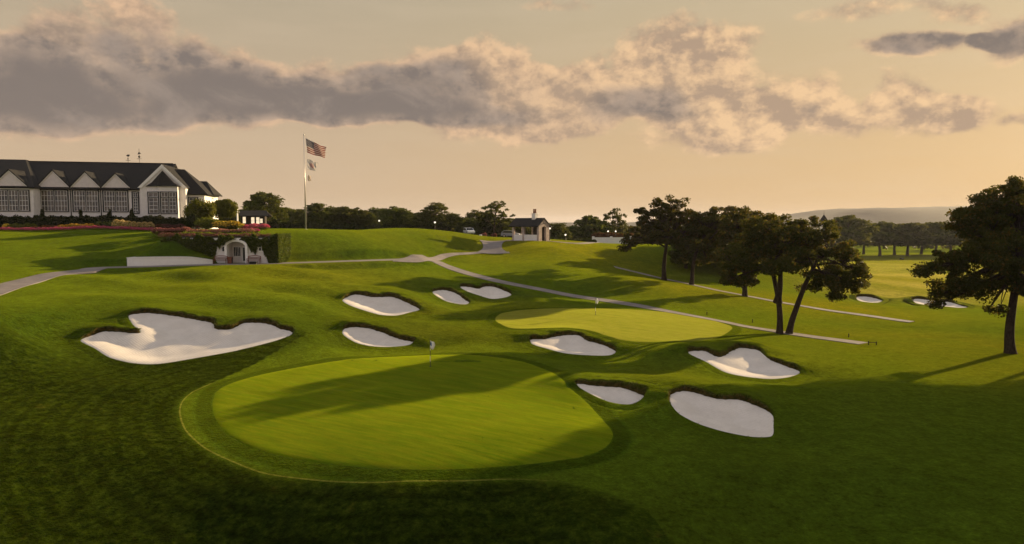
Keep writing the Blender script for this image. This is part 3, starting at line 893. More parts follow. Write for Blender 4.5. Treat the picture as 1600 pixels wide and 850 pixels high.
ribbon('path', pm, 2.9, 'pale concrete cart path curving past the white retaining wall')
pd = dropped(PATH_DOWN)
ribbon('path', pd, [1.9, 1.9, 2.0, 2.1, 2.2, 2.4, 2.8], 'pale cart path running down between the putting green and the oak', lift=0.045)
def sheet(name, left, right, label, lift=0.05, step=0.5, cross=8):
    Lw, Rw = dropped(left), dropped(right)
    n = max(12, int(np.linalg.norm(np.diff(Lw, axis=0), axis=1).sum() / step))
    def rs_(P):
        q = spline(P, False, 0.1)
        s = np.linspace(0, len(q) - 1, n)
        return np.stack([np.interp(s, np.arange(len(q)), q[:, j]) for j in range(2)], -1)
    A, B = rs_(Lw), rs_(Rw)
    f = np.linspace(0, 1, cross)
    XY = A[None] * (1 - f[:, None, None]) + B[None] * f[:, None, None]
    Z = surface(XY[..., 0], XY[..., 1]) + lift
    i = np.arange(cross * n).reshape(cross, n)
    fc = np.stack([i[:-1, :-1].ravel(), i[:-1, 1:].ravel(), i[1:, 1:].ravel(), i[1:, :-1].ravel()], -1)
    o = new_mesh(name, np.stack([XY[..., 0].ravel(), XY[..., 1].ravel(), Z.ravel()], -1), fc, PATHM, smooth=True)
    return prop(o, label, 'path', kind='structure')
sheet('path', [(749,375.2),(753,379),(755,386),(752,391),(745,394.2)], [(795,375.6),(786,379.5),(784,387),(790,393),(797,395.8)], 'wide drive climbing between two lawn banks', lift=0.08)
sheet('path', [(795,393.6),(749,393.8),(721,395.2),(688,398),(663,402.8),(639,406.2),(614,407.8)], [(797,396),(754,396.3),(722,398.5),(704,401.5),(691,406.5),(664,409),(614,409.3)], 'paved fork where the drive meets the cart paths', lift=0.065)
pf = dropped([(1425,503.5),(1380,497),(1330,490),(1260,479.5),(1200,469),(1120,453.5),(1060,440.5),(1000,427),(960,417)])
ribbon('path', pf, 1.7, 'narrow pale path passing behind the oak trees', lift=0.05)
pr = dropped([(790,375.8),(800,375.8),(860,377),(930,379),(990,381)])
ribbon('path', pr, 1.6, 'level drive passing in front of the open pavilion', lift=0.05)
# ------------------------------------------------------------------ trees
def bark_mat(name, c1, c2):
    m, N, out = mat(name)
    g = N.n('ShaderNodeNewGeometry')
    nz = N.noise(N.v('MULTIPLY', g.outputs['Position'], (1, 1, 0.25)), 9.0, 5, 0.7)
    principled(N, out, N.mix(N.smooth(nz, 0.3, 0.7), c1, c2), 0.95, 0.1, bump=nz, bump_s=0.8, bump_d=0.05)
    return m
BARK = bark_mat('oak_bark', (0.020, 0.014, 0.010), (0.065, 0.045, 0.032))
OAKLEAF = foliage_mat('oak_leaves', (0.022, 0.034, 0.006), (0.056, 0.062, 0.010), 0.45, (0.12, 0.068, 0.014))
TREELEAF = foliage_mat('treeline_leaves', (0.026, 0.050, 0.007), (0.090, 0.112, 0.016), 0.38)
PALELEAF = foliage_mat('pale_leaves', (0.055, 0.080, 0.012), (0.120, 0.130, 0.020), 0.4)

class Tubes:
    def __init__(self): self.v = []; self.f = []
    def add(self, pts, rad, sides=6):
        pts = np.asarray(pts, float); n = len(pts); base = len(self.v)
        tg = np.gradient(pts, axis=0)
        for i in range(n):
            t = tg[i] / (np.linalg.norm(tg[i]) + 1e-9)
            a = np.cross(t, (0.31, 0.87, 0.22)); a /= np.linalg.norm(a) + 1e-9
            b = np.cross(t, a)
            for k in range(sides):
                th = 2 * math.pi * k / sides
                self.v.append(pts[i] + (a * math.cos(th) + b * math.sin(th)) * rad[i])
        for i in range(n - 1):
            for k in range(sides):
                k2 = (k + 1) % sides
                self.f.append((base + i*sides + k, base + i*sides + k2, base + (i+1)*sides + k2, base + (i+1)*sides + k))
        self.f.append(tuple(base + (n-1)*sides + k for k in range(sides)))
def curve(a, b, bend, n, rs):
    a = np.asarray(a, float); b = np.asarray(b, float)
    L = np.linalg.norm(b - a)
    m1 = a + (b - a) * 0.35 + np.array([0, 0, 1.0]) * bend * L + rs.normal(size=3) * 0.07 * L
    m2 = a + (b - a) * 0.72 + np.array([0, 0, 1.0]) * bend * 0.6 * L + rs.normal(size=3) * 0.07 * L
    t = np.linspace(0, 1, n)[:, None]
    return (1-t)**3 * a + 3*(1-t)**2*t * m1 + 3*(1-t)*t*t * m2 + t**3 * b

def grow_tree(name, loc, stems, lobes, clumps, leaves, leaf, clump_r, leafmat, seed, trunk_r, hollow=0.45, flare=1.5, limb_share=0.8, barkm=None):
    """stems: list of polylines (local, from the ground up); lobes: (centre, radii) of the crown's masses, local metres"""
    rs = np.random.default_rng(seed)
    root = empty(name, loc)
    T = Tubes()
    tops = []
    for s in stems:
        s = spline(np.asarray(s, float), False, 0.35)
        h = np.linspace(0, 1, len(s))
        r = trunk_r * (1 - 0.5 * h) * (1 + (flare - 1) * np.exp(-h * len(s) * 0.35 / 0.45))
        s = s + np.stack([0.05 * np.sin(h * 9 + seed), 0.05 * np.cos(h * 7 + seed), 0 * h], -1) * min(1, trunk_r * 3)
        T.add(s, r, 9)
        tops.append((s, trunk_r * 0.5))
    vol = np.array([np.prod(l[1]) ** 0.75 for l in lobes]); vol /= vol.sum()
    C = []; Rr = []
    for li, (lc, lr) in enumerate(lobes):
        lc = np.asarray(lc, float); lr = np.asarray(lr, float)
        # limb from the nearest stem
        best = min(range(len(tops)), key=lambda k: np.linalg.norm(tops[k][0][-1] - lc))
        s, r0 = tops[best]
        q = s[int(len(s) * rs.uniform(limb_share, 1.0)) - 1]
        limb = curve(q, lc + lr * rs.uniform(-.15, .15, 3), 0.06, 8, rs)
        T.add(limb, np.linspace(r0 * 0.8, r0 * 0.3, 8), 6)
        k = max(3, int(round(clumps * vol[li])))
        d = rs.normal(size=(k, 3)); d /= np.linalg.norm(d, axis=1)[:, None]
        d[:, 2] = np.where(d[:, 2] < -0.35, d[:, 2] * 0.5, d[:, 2])
        u = hollow + (1 - hollow) * rs.uniform(size=(k, 1)) ** 0.6
        c = lc + d * u * lr
        for i in range(k):
            j = limb[rs.integers(3, 8)]
            T.add(curve(j, c[i], 0.04, 5, rs), np.linspace(r0 * 0.26, r0 * 0.06, 5), 4)
        C.append(c); Rr.append(clump_r * rs.uniform(0.6, 1.35, k))
    C = np.concatenate(C); Rr = np.concatenate(Rr)
    per = max(4, leaves // len(C))
    d = rs.normal(size=(len(C), per, 3)); d /= np.linalg.norm(d, axis=2)[..., None]
    u = rs.uniform(size=(len(C), per, 1)) ** 0.45
    P = C[:, None] + d * u * Rr[:, None, None] * np.array([1.0, 1.0, 0.62])
    P[..., 2] += -0.12 * Rr[:, None] * (u[..., 0] ** 2)
    V, Fc = leaf_quads(P.reshape(-1, 3), leaf, flat=0.55, rs=rs)
    new_mesh('trunk', T.v, T.f, barkm or BARK, root, smooth=True)
    new_mesh('crown', V, Fc, leafmat, root)
    return root

def photo_lobes(base, D, items, depth=0.9):
    """crown masses given as photo ellipses (cx, cy, rx, ry, depth offset) at the tree's own distance"""
    out = []
    for it in items:
        cx, cy, rx, ry = it[:4]; dy = it[4] if len(it) > 4 else 0.0
        p = at_d(cx, cy, D + dy) - base
        s = (D + dy) / F
        out.append((p, (rx * s, max(rx, ry) * s * depth, ry * s)))
    return out
def big_tree(name, bpx, stems_px, items, label, clumps, leaves, leaf, clump_r, seed, trunk_r, leafmat=None, **kw):
    base = ground_at(*bpx)
    D = base[1]
    stems = []
    for s in stems_px:
        stems.append([at_d(x, y, D + dy) - base - np.array([0, 0, 0.15 if i == 0 else 0]) for i, (x, y, dy) in enumerate(s)])
    r = grow_tree(name, base, stems, photo_lobes(base, D, items), clumps, leaves, leaf, clump_r, leafmat or OAKLEAF, seed, trunk_r, **kw)
    prop(r, label, 'tree', 'trees standing on the course')
    return r

big_tree('oak_tree', (1227,522),
  [[(1219,524,0),(1219,500,0),(1216,470,0),(1212,445,0.3),(1206,415,.6),(1200,390,.5)], [(1233,524,.3),(1238,500,.3),(1246,475,0),(1256,450,-.3),(1268,425,-.6),(1280,400,-.6)], [(1216,470,0),(1219,440,-.8),(1222,405,-1.4)]],
  [(1225,378,55,34,0),(1180,385,42,34,1),(1150,408,36,34,-.5),(1138,440,18,16,-1),(1210,352,48,16,.5),(1262,362,45,24,0),(1300,385,40,34,.5),(1325,415,34,26,-.5),(1330,448,26,16,.5),(1290,430,34,18,-1.5),
   (1240,410,46,22,-2.5),(1318,438,36,20,-.5),(1278,447,28,12,0),(1162,430,30,24,.5),(1345,425,16,18,0),(1240,400,50,30,3.5),(1300,462,22,8,0),(1190,425,22,14,-2.2)],
  'broad oak tree with two leaning trunks beside the cart path', 430, 52000, 0.135, 0.64, 11, 0.33, hollow=0.35)
big_tree('oak_tree', (1038,438),
  [[(1038,440,0),(1037,420,0),(1040,395,0),(1042,372,0)]],
  [(1028,345,40,26,0),(1060,338,34,28,1),(1000,372,28,20,0),(982,385,20,9,-1),(1045,318,26,11,0),(1075,362,26,24,0),(1040,372,34,16,-3),(1030,360,45,28,4),(1010,330,18,10,0)],
  'dark round headed oak with a single straight trunk and open airy top', 270, 22000, 0.18, 0.72, 12, 0.42, hollow=0.4)
big_tree('oak_tree', (1080,445),
  [[(1080,447,0),(1082,425,0),(1086,400,0),(1092,380,0)]],
  [(1105,352,34,26,0),(1080,385,26,16,-1),(1065,403,14,6,-2),(1130,345,34,24,1),(1120,385,34,24,0),(1110,408,24,8,-1),(1100,370,38,28,4),(1150,338,26,16,2)],
  'dark oak with a slender leaning trunk between the airy oak and the twin trunked oak', 290, 24000, 0.18, 0.75, 13, 0.38, hollow=0.4)
big_tree('oak_tree', (1163,463),
  [[(1163,465,0),(1164,440,0),(1162,415,0),(1160,390,0)]],
  [(1160,375,38,34,0),(1135,400,24,24,-1),(1190,350,24,16,0),(1150,350,30,22,0),(1180,395,26,30,2),(1140,435,14,16,-2),(1165,360,40,34,4),(1165,440,18,14,1)],
  'dense low branching oak half hidden behind the twin trunked oak', 290, 24000, 0.18, 0.75, 14, 0.38, hollow=0.4)
big_tree('shade_tree', (1578,552),
  [[(1578,554,0),(1577,530,0),(1579,505,0),(1583,470,0),(1588,430,0),(1592,390,0)]],
  [(1575,318,52,34,0),(1612,330,60,50,1),(1530,345,42,34,0),(1498,352,22,20,0),(1545,395,52,40,-1.5),(1490,412,38,22,0),(1455,422,28,14,-.5),(1500,440,42,20,-1),(1475,458,24,20,0),(1525,455,34,22,1),
   (1590,430,50,40,2),(1640,390,50,70,0),(1620,450,44,30,-1),(1560,370,60,50,4),(1590,400,50,50,-4),(1590,292,22,14,0),(1465,475,10,10,.5),(1550,480,12,16,0)],
  'large dark shade tree on the lawn with a stout trunk casting a long shadow', 600, 80000, 0.13, 0.68, 15, 0.42, hollow=0.3)
# trees of the same row that stand just outside the frame and shade the slope
for k, (x, y, h, sd) in enumerate([(55.5, 56.5, 14, 21), (57, 45, 16, 22), (50, 36, 14, 23), (65, 50, 17, 24), (61, 36, 16, 25), (47, 27, 13, 26), (51, 48, 13, 28), (72, 60, 17, 27)]):
    z = gz(x, y)
    s = h / 15.0
    lob = [((0, 0, 9.5*s), (5*s, 5*s, 4.6*s)), ((-3.5*s, -1, 6.5*s), (3.6*s, 3.6*s, 3.2*s)), ((3.2*s, 1, 7*s), (3.8*s, 3.8*s, 3.4*s)), ((0, 3*s, 7*s), (3.6*s, 3.6*s, 3.4*s)), ((0.5, -3.2*s, 6.8*s), (3.6*s, 3.4*s, 3.2*s)), ((0, 0, 12.6*s), (3.2*s, 3.2*s, 2.2*s)), ((-1.5, -1, 4.2*s), (3.8*s, 3.8*s, 1.8*s))]
    r = grow_tree('shade_tree', (x, y, z), [[(0, 0, -.2), (0.1, 0, 2.5*s), (-0.1, 0.1, 5*s), (0, 0, 8*s)]], lob, 140, 8000, 0.38, 1.1, OAKLEAF, sd, 0.4)
    prop(r, 'large shade tree in the row that continues past the long shadowed lawn', 'tree', 'shade trees continuing the row beside the lawn')

x, y = 66.0, 70.5  # added unseen tree, crown shaped to close a gap in the shade
r = grow_tree('shade_tree', (x, y, gz(x, y)), [[(0, 0, -.2), (0.1, 0, 4), (-0.1, 0.1, 9), (0, 0, 13)]], [((0, 0, 15.5), (5, 5, 3)), ((-3, -1, 13.2), (4, 4, 2.2)), ((3, 1, 13), (4, 4, 2.2)), ((0, 0, 18.5), (3, 3, 2))], 120, 7000, 0.38, 1.1, OAKLEAF, 77, 0.45)
prop(r, 'tall high crowned tree added behind the row to shade its gap', 'tree', 'shade trees continuing the row beside the lawn')

# ---- treeline prototypes, copied
protos = []
def proto(kind, seed):
    rs = np.random.default_rng(seed)
    if kind == 'round':
        lob = [((0, 0, 6.5), (3.6, 3.6, 3.2)), ((-2.4, .5, 4.2), (2.8, 2.8, 2.8)), ((2.5, -.4, 4.4), (2.8, 2.8, 2.8)), ((0, -2, 3.6), (3.0, 2.6, 2.6)), ((0.4, .2, 9.0), (2.2, 2.2, 1.6)), ((-1.2, 0, 2.4), (3.2, 3.2, 1.6)), ((1.6, .4, 2.2), (3.2, 3.0, 1.5))]
        a = (230, 12000, 0.27, 1.0, TREELEAF)
    elif kind == 'tall':
        lob = [((0, 0, 7.8), (2.6, 2.6, 3.2)), ((-1.4, .5, 5.0), (2.2, 2.2, 2.8)), ((1.6, -.3, 4.8), (2.2, 2.2, 3.0)), ((0.2, -1.2, 3.2), (2.8, 2.4, 2.6)), ((0.6, 0, 10.4), (1.4, 1.4, 1.2))]
        a = (200, 10500, 0.27, 0.95, TREELEAF)
    elif kind == 'lacy':
        lob = [((0, 0, 7.4), (3.4, 3.4, 3.2)), ((-2.2, .5, 6.2), (2.0, 2.0, 2.2)), ((2.4, -.4, 6.0), (2.2, 2.2, 2.0)), ((0.4, .2, 9.8), (2.4, 2.4, 1.6))]
        a = (100, 2800, 0.26, 0.6, TREELEAF)
    elif kind == 'grove':
        lob = [((0, 0, 12), (5.2, 5.2, 4.6)), ((-3.2, .5, 9.5), (3.6, 3.6, 3.4)), ((3.4, -.4, 9.6), (3.6, 3.6, 3.4)), ((0.4, -2, 9), (4, 3.6, 3)), ((0.5, .2, 16), (3.2, 3.2, 2.2)), ((0, 0, 7.2), (4.6, 4.6, 2.2))]
        a = (190, 8000, 0.5, 1.9, TREELEAF)
    else:
        lob = [((0, 0, 6), (4.6, 4.2, 3.0)), ((-3, .5, 4.2), (3.0, 3.0, 2.4)), ((3.0, -.4, 4.4), (3.0, 2.8, 2.4)), ((0, -1.6, 3.2), (4.4, 2.8, 2.4)), ((1.2, .2, 8.4), (2.4, 2.2, 1.4)), ((-1.6, 0, 8.0), (2.0, 2.0, 1.4))]
        a = (240, 12500, 0.28, 1.05, TREELEAF)
    top = max(c[2] + r[2] for c, r in lob)
    wid = max(abs(c[0]) + r[0] for c, r in lob) * 2
    hs = 5.5 if kind == 'grove' else 2.6
    r = grow_tree('treeline_tree', (0, 0, 0), [[(0, 0, -.3), (0.1, 0, hs*.5), (0, .1, hs), (0.05, 0, hs*1.5)]], lob, *a, seed, 0.3 if kind != 'grove' else 0.42, hollow=0.3)
    return r, top + 0.5, wid + 0.6
PROTO = {}
for k in ('round', 'tall', 'lacy', 'wide', 'grove'):
    PROTO[k] = [proto(k, 100 + i + 10 * len(PROTO)) for i in range(2 if k != 'lacy' else 1)]
USED = set()
def plant(kind, px, top, width, D, label, group='trees in the row behind the lawns', base_z=None):
    k = (int(px) // 7) % len(PROTO[kind])
    src, ht, wd = PROTO[kind][k]
    x = px_x(px, D)
    z0 = gz(x, D) - 0.1 if base_z is None else base_z
    z1 = at_d(px, top, D)[2]
    if src.name in USED:
        o = copy_tree(src)
    else:
        o = src; USED.add(src.name)
    o.location = (x, D, z0)
    o.rotation_euler = (0, 0, (px * 1.7) % 6.28)
    sw = width * 1.42 * D / F / wd
    o.scale = (sw, sw, (z1 - z0) / ht)
    prop(o, label, 'tree', group)
    return o
DARK = 'rounded dark green tree in the dense row behind the grass terrace'
TALL = 'upright dark green tree in the dense row behind the grass terrace'
WIDE = 'broad bushy tree in the dense row behind the grass terrace'
for a in [
  ('wide', 415, 297, 66, 150, 'tallest round dark tree directly behind the black shed'),
  ('round', 352, 306, 34, 146, 'small tree rising behind the clubhouse end and its green shrubs'),
  ('round', 385, 320, 46, 172, DARK), ('wide', 452, 322, 60, 182, WIDE), ('tall', 495, 315, 44, 160, 'tall pointed tree just beside the flagpole'), ('round', 470, 325, 44, 168, DARK),
  ('wide', 545, 321, 62, 158, WIDE), ('round', 520, 318, 46, 186, DARK), ('tall', 573, 330, 36, 178, TALL), ('round', 590, 320, 46, 196, DARK),
  ('wide', 618, 320, 58, 160, WIDE), ('round', 648, 327, 46, 180, DARK), ('round', 680, 314, 62, 158, 'tall ragged tree in the middle of the row behind the grass terrace'), ('tall', 706, 332, 36, 166, TALL),
  ('round', 728, 336, 46, 172, DARK), ('wide', 748, 326, 46, 176, WIDE), ('lacy', 772, 311, 50, 164, 'thin airy tree above the drive, sky showing between its leaves'), ('round', 770, 334, 56, 170, DARK),
  ('wide', 800, 340, 52, 184, WIDE), ('round', 868, 344, 42, 176, 'low dark tree directly beside the open pavilion'), ('wide', 893, 352, 46, 182, WIDE),
  ('wide', 922, 334, 66, 186, 'broad olive tree behind the low white wall'), ('lacy', 961, 321, 46, 190, 'thin airy tree with bare looking twigs behind the white wall'), ('round', 985, 346, 44, 200, DARK), ('round', 950, 350, 50, 196, DARK),
  ('round', 836, 346, 40, 190, DARK), ('wide', 560, 336, 80, 214, WIDE), ('wide', 640, 336, 70, 214, WIDE), ('wide', 440, 340, 70, 200, WIDE), ('round', 500, 338, 60, 200, DARK), ('wide', 710, 346, 60, 196, WIDE),
  ('wide', 470, 330, 60, 192, WIDE), ('round', 530, 328, 56, 190, DARK), ('wide', 605, 328, 60, 194, WIDE), ('round', 660, 330, 56, 192, DARK), ('wide', 700, 336, 60, 190, WIDE), ('round', 745, 338, 50, 192, DARK), ('wide', 785, 342, 50, 194, WIDE), ('round', 415, 332, 50, 180, DARK),
  ('wide', 1015, 354, 60, 215, WIDE), ('round', 1060, 356, 60, 225, DARK), ('wide', 1110, 356, 60, 225, WIDE),
]: plant(*a)
# trees behind the oak group, deeper in
for i, (px, top, w, D) in enumerate([(1165, 322, 80, 142), (1205, 338, 70, 150), (1240, 346, 70, 158), (1135, 334, 60, 134), (1072, 340, 70, 131), (1108, 332, 74, 150), (1150, 338, 70, 128), (1182, 334, 76, 137), (1098, 338, 66, 139)]):
    o = plant('wide' if i % 2 else 'round', px, top, w, D, 'leafy tree standing behind the group of oaks', 'trees behind the oaks')
GR = 'hazy tree with a bare trunk in the grove at the end of the lower fairway'
for i, (px, top, w, D) in enumerate([(1325, 333, 50, 330), (1302, 352, 46, 370), (1350, 350, 40, 380), (1375, 342, 44, 360), (1398, 346, 42, 372), (1418, 344, 46, 356), (1440, 345, 40, 376), (1462, 343, 46, 362), (1486, 346, 44, 380), (1510, 345, 46, 366),
                                     (1535, 345, 46, 380), (1562, 344, 48, 366), (1590, 346, 46, 380), (1615, 344, 48, 366), (1280, 355, 46, 390)]):
    lab = GR if px != 1325 else 'tall wind-blown tree beside the dark pointed spire at the end of the fairway'
    plant('grove', px, top, w * 1.35, D, lab, 'grove at the end of the lower fairway')
for lst in PROTO.values():
    for src, _, _ in lst:
        if src.name not in USED:
            for ch in list(src.children): bpy.data.objects.remove(ch)
            bpy.data.objects.remove(src)
# far wood below the hill: one mass
def far_wood():
    rs = np.random.default_rng(5)
    n = 900
    D = rs.uniform(430, 1500, n) ; px = rs.uniform(-400, 2000, n)
    X = (px - 800) / F * D
    Z = far_z(X, D)
    C = []; 
    for i in range(n):
        if px[i] < 1000 and D[i] < 500: continue
        k = 60
        h = rs.uniform(9, 16); w = rs.uniform(5, 9)
        d = rs.normal(size=(k, 3)); d /= np.linalg.norm(d, axis=1)[:, None]
        C.append(np.array([X[i], D[i], Z[i] + h * 0.55]) + d * np.array([w, w, h * 0.45]))
    C = np.concatenate(C)
    V, Fc = leaf_quads(C, 1.7, flat=0.8, rs=rs)
    o = new_mesh('far_wood', V, Fc, TREELEAF)
    prop(o, 'hazy wood filling the valley below the distant hill', 'wood', kind='stuff')
far_wood()
# ------------------------------------------------------------------ hill
def make_hill():
    D0 = 2600.0
    xs_ = np.linspace(-3000, 5200, 165); ys_ = np.linspace(D0 - 700, D0 + 1500, 50)
    prof_px = np.array([-600, 700, 1000, 1180, 1255, 1290, 1330, 1365, 1420, 1480, 1560, 1700, 2000, 2600])
    prof_py = np.array([349, 349, 348, 345, 342, 337, 328, 323.5, 323, 322, 322.5, 324, 330, 345])
    X, Y = np.meshgrid(xs_, ys_)
    px = X / D0 * F + 800
    top = CAMZ + (349 - np.interp(px, prof_px, prof_py)) / F * D0
    w = sm(Y, D0 - 700, D0 + 40) * (1 - sm(Y, D0 + 300, D0 + 1500))
    rs = np.random.default_rng(3)
    Z = -14 + (top + 14) * w + (rs.normal(size=X.shape) * 1.2 + 3 * np.sin(X / 90) + 4 * np.sin(X / 210 + Y / 160)) * w * 0.6
    nx_, ny_ = len(xs_), len(ys_)
    i = np.arange(nx_ * ny_).reshape(ny_, nx_)
    fc = np.stack([i[:-1, :-1].ravel(), i[:-1, 1:].ravel(), i[1:, 1:].ravel(), i[1:, :-1].ravel()], -1)
    m = simple('wooded_hill', (0.020, 0.022, 0.016), 0.95, 0.4, 0.02)
    o = new_mesh('hill', np.stack([X.ravel(), Y.ravel(), Z.ravel()], -1), fc, m, smooth=True)
    prop(o, 'long flat-topped wooded hill fading into evening haze', 'hill', kind='structure')
make_hill()
# ------------------------------------------------------------------ building materials
WALLW = simple('white_painted_brick', (0.78, 0.74, 0.74), 0.85, 0.06, 1.5, bump=0.1)
STUCCO = simple('pale_stucco', (0.72, 0.66, 0.66), 0.85, 0.05, 2.0)
SOIL = simple('planted_soil', (0.03, 0.026, 0.012), 0.95, 0.4, 2.0)
TRIMW = simple('white_trim', (0.84, 0.82, 0.81), 0.6, 0.03, 2.0)
FRAMEB = simple('black_window_frame', (0.018, 0.018, 0.02), 0.5, 0.1, 3.0)
def shingle_mat(name, c1, c2, c3):
    m, N, out = mat(name)
    tc = N.n('ShaderNodeTexCoord')
    br = N.n('ShaderNodeTexBrick'); N.link(tc.outputs['UV'], br.inputs['Vector'])
    br.inputs['Scale'].default_value = 1.0; br.inputs['Brick Width'].default_value = 0.32; br.inputs['Row Height'].default_value = 0.16
    br.inputs['Mortar Size'].default_value = 0.012
    br.inputs['Color1'].default_value = (*c1, 1); br.inputs['Color2'].default_value = (*c2, 1); br.inputs['Mortar'].default_value = (0.008, 0.008, 0.008, 1)
    g = N.n('ShaderNodeNewGeometry')
    col = N.mix(N.smooth(N.noise(g.outputs['Position'], 0.5, 4, 0.6), 0.35, 0.7, 0, 0.6), br.outputs['Color'], c3)
    principled(N, out, col, 0.85, 0.2, bump=br.outputs['Fac'], bump_s=0.4, bump_d=-0.02)
    return m
SLATE = shingle_mat('roof_shingle', (0.012, 0.012, 0.013), (0.020, 0.019, 0.020), (0.024, 0.020, 0.018))
DARKWOOD = simple('dark_stained_wood', (0.022, 0.013, 0.010), 0.7, 0.3, 4.0)
STONE = simple('pinkish_stone', (0.42, 0.34, 0.32), 0.9, 0.22, 2.5, bump=0.5)
REDWOOD = simple('red_brown_wood', (0.17, 0.055, 0.028), 0.6, 0.25, 5.0)
BLACKM = simple('black_metal', (0.012, 0.012, 0.013), 0.45, 0.1, 4.0)
METAL = simple('pale_metal', (0.55, 0.52, 0.48), 0.35, 0.05, 4.0, metal=0.6)
BLACKR = simple('black_rubber', (0.012, 0.012, 0.012), 0.8, 0.2, 6.0)
def glass_mat(name, tint, dark):
    m, N, out = mat(name)
    g = N.n('ShaderNodeNewGeometry')
    nz = N.noise(g.outputs['Position'], 0.7, 3, 0.5)
    col = N.mix(N.smooth(nz, 0.35, 0.65), dark, tint)
    p = principled(N, out, col, 0.08, 0.5)
    p.inputs['IOR'].default_value = 1.5
    return m
GLASS = glass_mat('window_glass', (0.12, 0.095, 0.07), (0.03, 0.026, 0.024))
GLASSD = glass_mat('dark_window_glass', (0.03, 0.032, 0.036), (0.012, 0.012, 0.015))
def lit_mat():
    m, N, out = mat('lit_window_glow')
    p = principled(N, out, (0.8, 0.72, 0.6), 0.5, 0.3)
    p.inputs['Emission Color'].default_value = (1.0, 0.80, 0.55, 1); p.inputs['Emission Strength'].default_value = 0.45
    return m
LITWIN = lit_mat()

# ------------------------------------------------------------------ solid builder in a local frame
class MB:
    def __init__(self): self.v = []; self.f = []; self.uv = []
    def poly(self, pts, uv=None):
        b = len(self.v); self.v += [tuple(p) for p in pts]; self.f.append(tuple(range(b, b + len(pts))))
    def box(self, a, b):
        x0, y0, z0 = a; x1, y1, z1 = b
        n = len(self.v)
        self.v += [(x0,y0,z0),(x1,y0,z0),(x1,y1,z0),(x0,y1,z0),(x0,y0,z1),(x1,y0,z1),(x1,y1,z1),(x0,y1,z1)]
        self.f += [tuple(n + i for i in q) for q in ((0,3,2,1),(4,5,6,7),(0,1,5,4),(1,2,6,5),(2,3,7,6),(3,0,4,7))]
        return self
    def prism(self, poly, axis_vec):
        """poly: list of 3D points (planar), extruded by axis_vec"""
        n = len(poly); b = len(self.v); a = np.asarray(axis_vec, float)
        P = [np.asarray(p, float) for p in poly]
        self.v += [tuple(p) for p in P] + [tuple(p + a) for p in P]
        self.f.append(tuple(range(b + n - 1, b - 1, -1))); self.f.append(tuple(range(b + n, b + 2 * n)))
        for i in range(n):
            j = (i + 1) % n
            self.f.append((b + i, b + j, b + n + j, b + n + i))
        return self
    def slab(self, quad, th):
        """a thick plate under the given outline (first point order gives the top)"""
        P = [np.asarray(p, float) for p in quad]
        nrm = np.cross(P[1] - P[0], P[-1] - P[0]); nrm /= np.linalg.norm(nrm)
        if nrm[2] < 0: P = P[::-1]; nrm = -nrm
        return self.prism([p - nrm * th for p in P], nrm * th)
    def cyl(self, c, r, h, sides=10, r2=None):
        b = len(self.v); r2 = r if r2 is None else r2
        for k in range(sides):
            a = 2 * math.pi * k / sides
            self.v.append((c[0] + r * math.cos(a), c[1] + r * math.sin(a), c[2]))
        for k in range(sides):
            a = 2 * math.pi * k / sides
            self.v.append((c[0] + r2 * math.cos(a), c[1] + r2 * math.sin(a), c[2] + h))
        for k in range(sides):
            j = (k + 1) % sides
            self.f.append((b + k, b + j, b + sides + j, b + sides + k))
        self.f.append(tuple(range(b + sides - 1, b - 1, -1))); self.f.append(tuple(range(b + sides, b + 2 * sides)))
        return self
    def ball(self, c, r, seg=10, rings=6):
        b = len(self.v)
        self.v.append((c[0], c[1], c[2] - r))
        for i in range(1, rings):
            t = math.pi * i / rings - math.pi / 2
            for k in range(seg):
                a = 2 * math.pi * k / seg
                self.v.append((c[0] + r * math.cos(t) * math.cos(a), c[1] + r * math.cos(t) * math.sin(a), c[2] + r * math.sin(t)))
        self.v.append((c[0], c[1], c[2] + r)); top = len(self.v) - 1
        for k in range(seg):
            j = (k + 1) % seg
            self.f.append((b, b + 1 + j, b + 1 + k))
            for i in range(rings - 2):
                p = b + 1 + i * seg
                self.f.append((p + k, p + j, p + seg + j, p + seg + k))
            p = b + 1 + (rings - 2) * seg
            self.f.append((p + k, p + j, top))
        return self
    def build(self, name, m, parent=None, smooth=False, uv=False):
        o = new_mesh(name, self.v, self.f, m, parent, smooth)
        if uv:
            me = o.data; lay = me.uv_layers.new(name='UVMap')
            for poly in me.polygons:
                n = poly.normal
                h = Vector((-n.y, n.x, 0))
                h = h.normalized() if h.length > 1e-4 else Vector((1, 0, 0))
                s = n.cross(h)
                for li in poly.loop_indices:
                    c = me.vertices[me.loops[li].vertex_index].co
                    lay.data[li].uv = (c.dot(h), c.dot(s))
        return o
def child_empty(name, parent, loc=(0, 0, 0), rz=0):
    o = empty(name, loc, rz); o.parent = parent
    return o

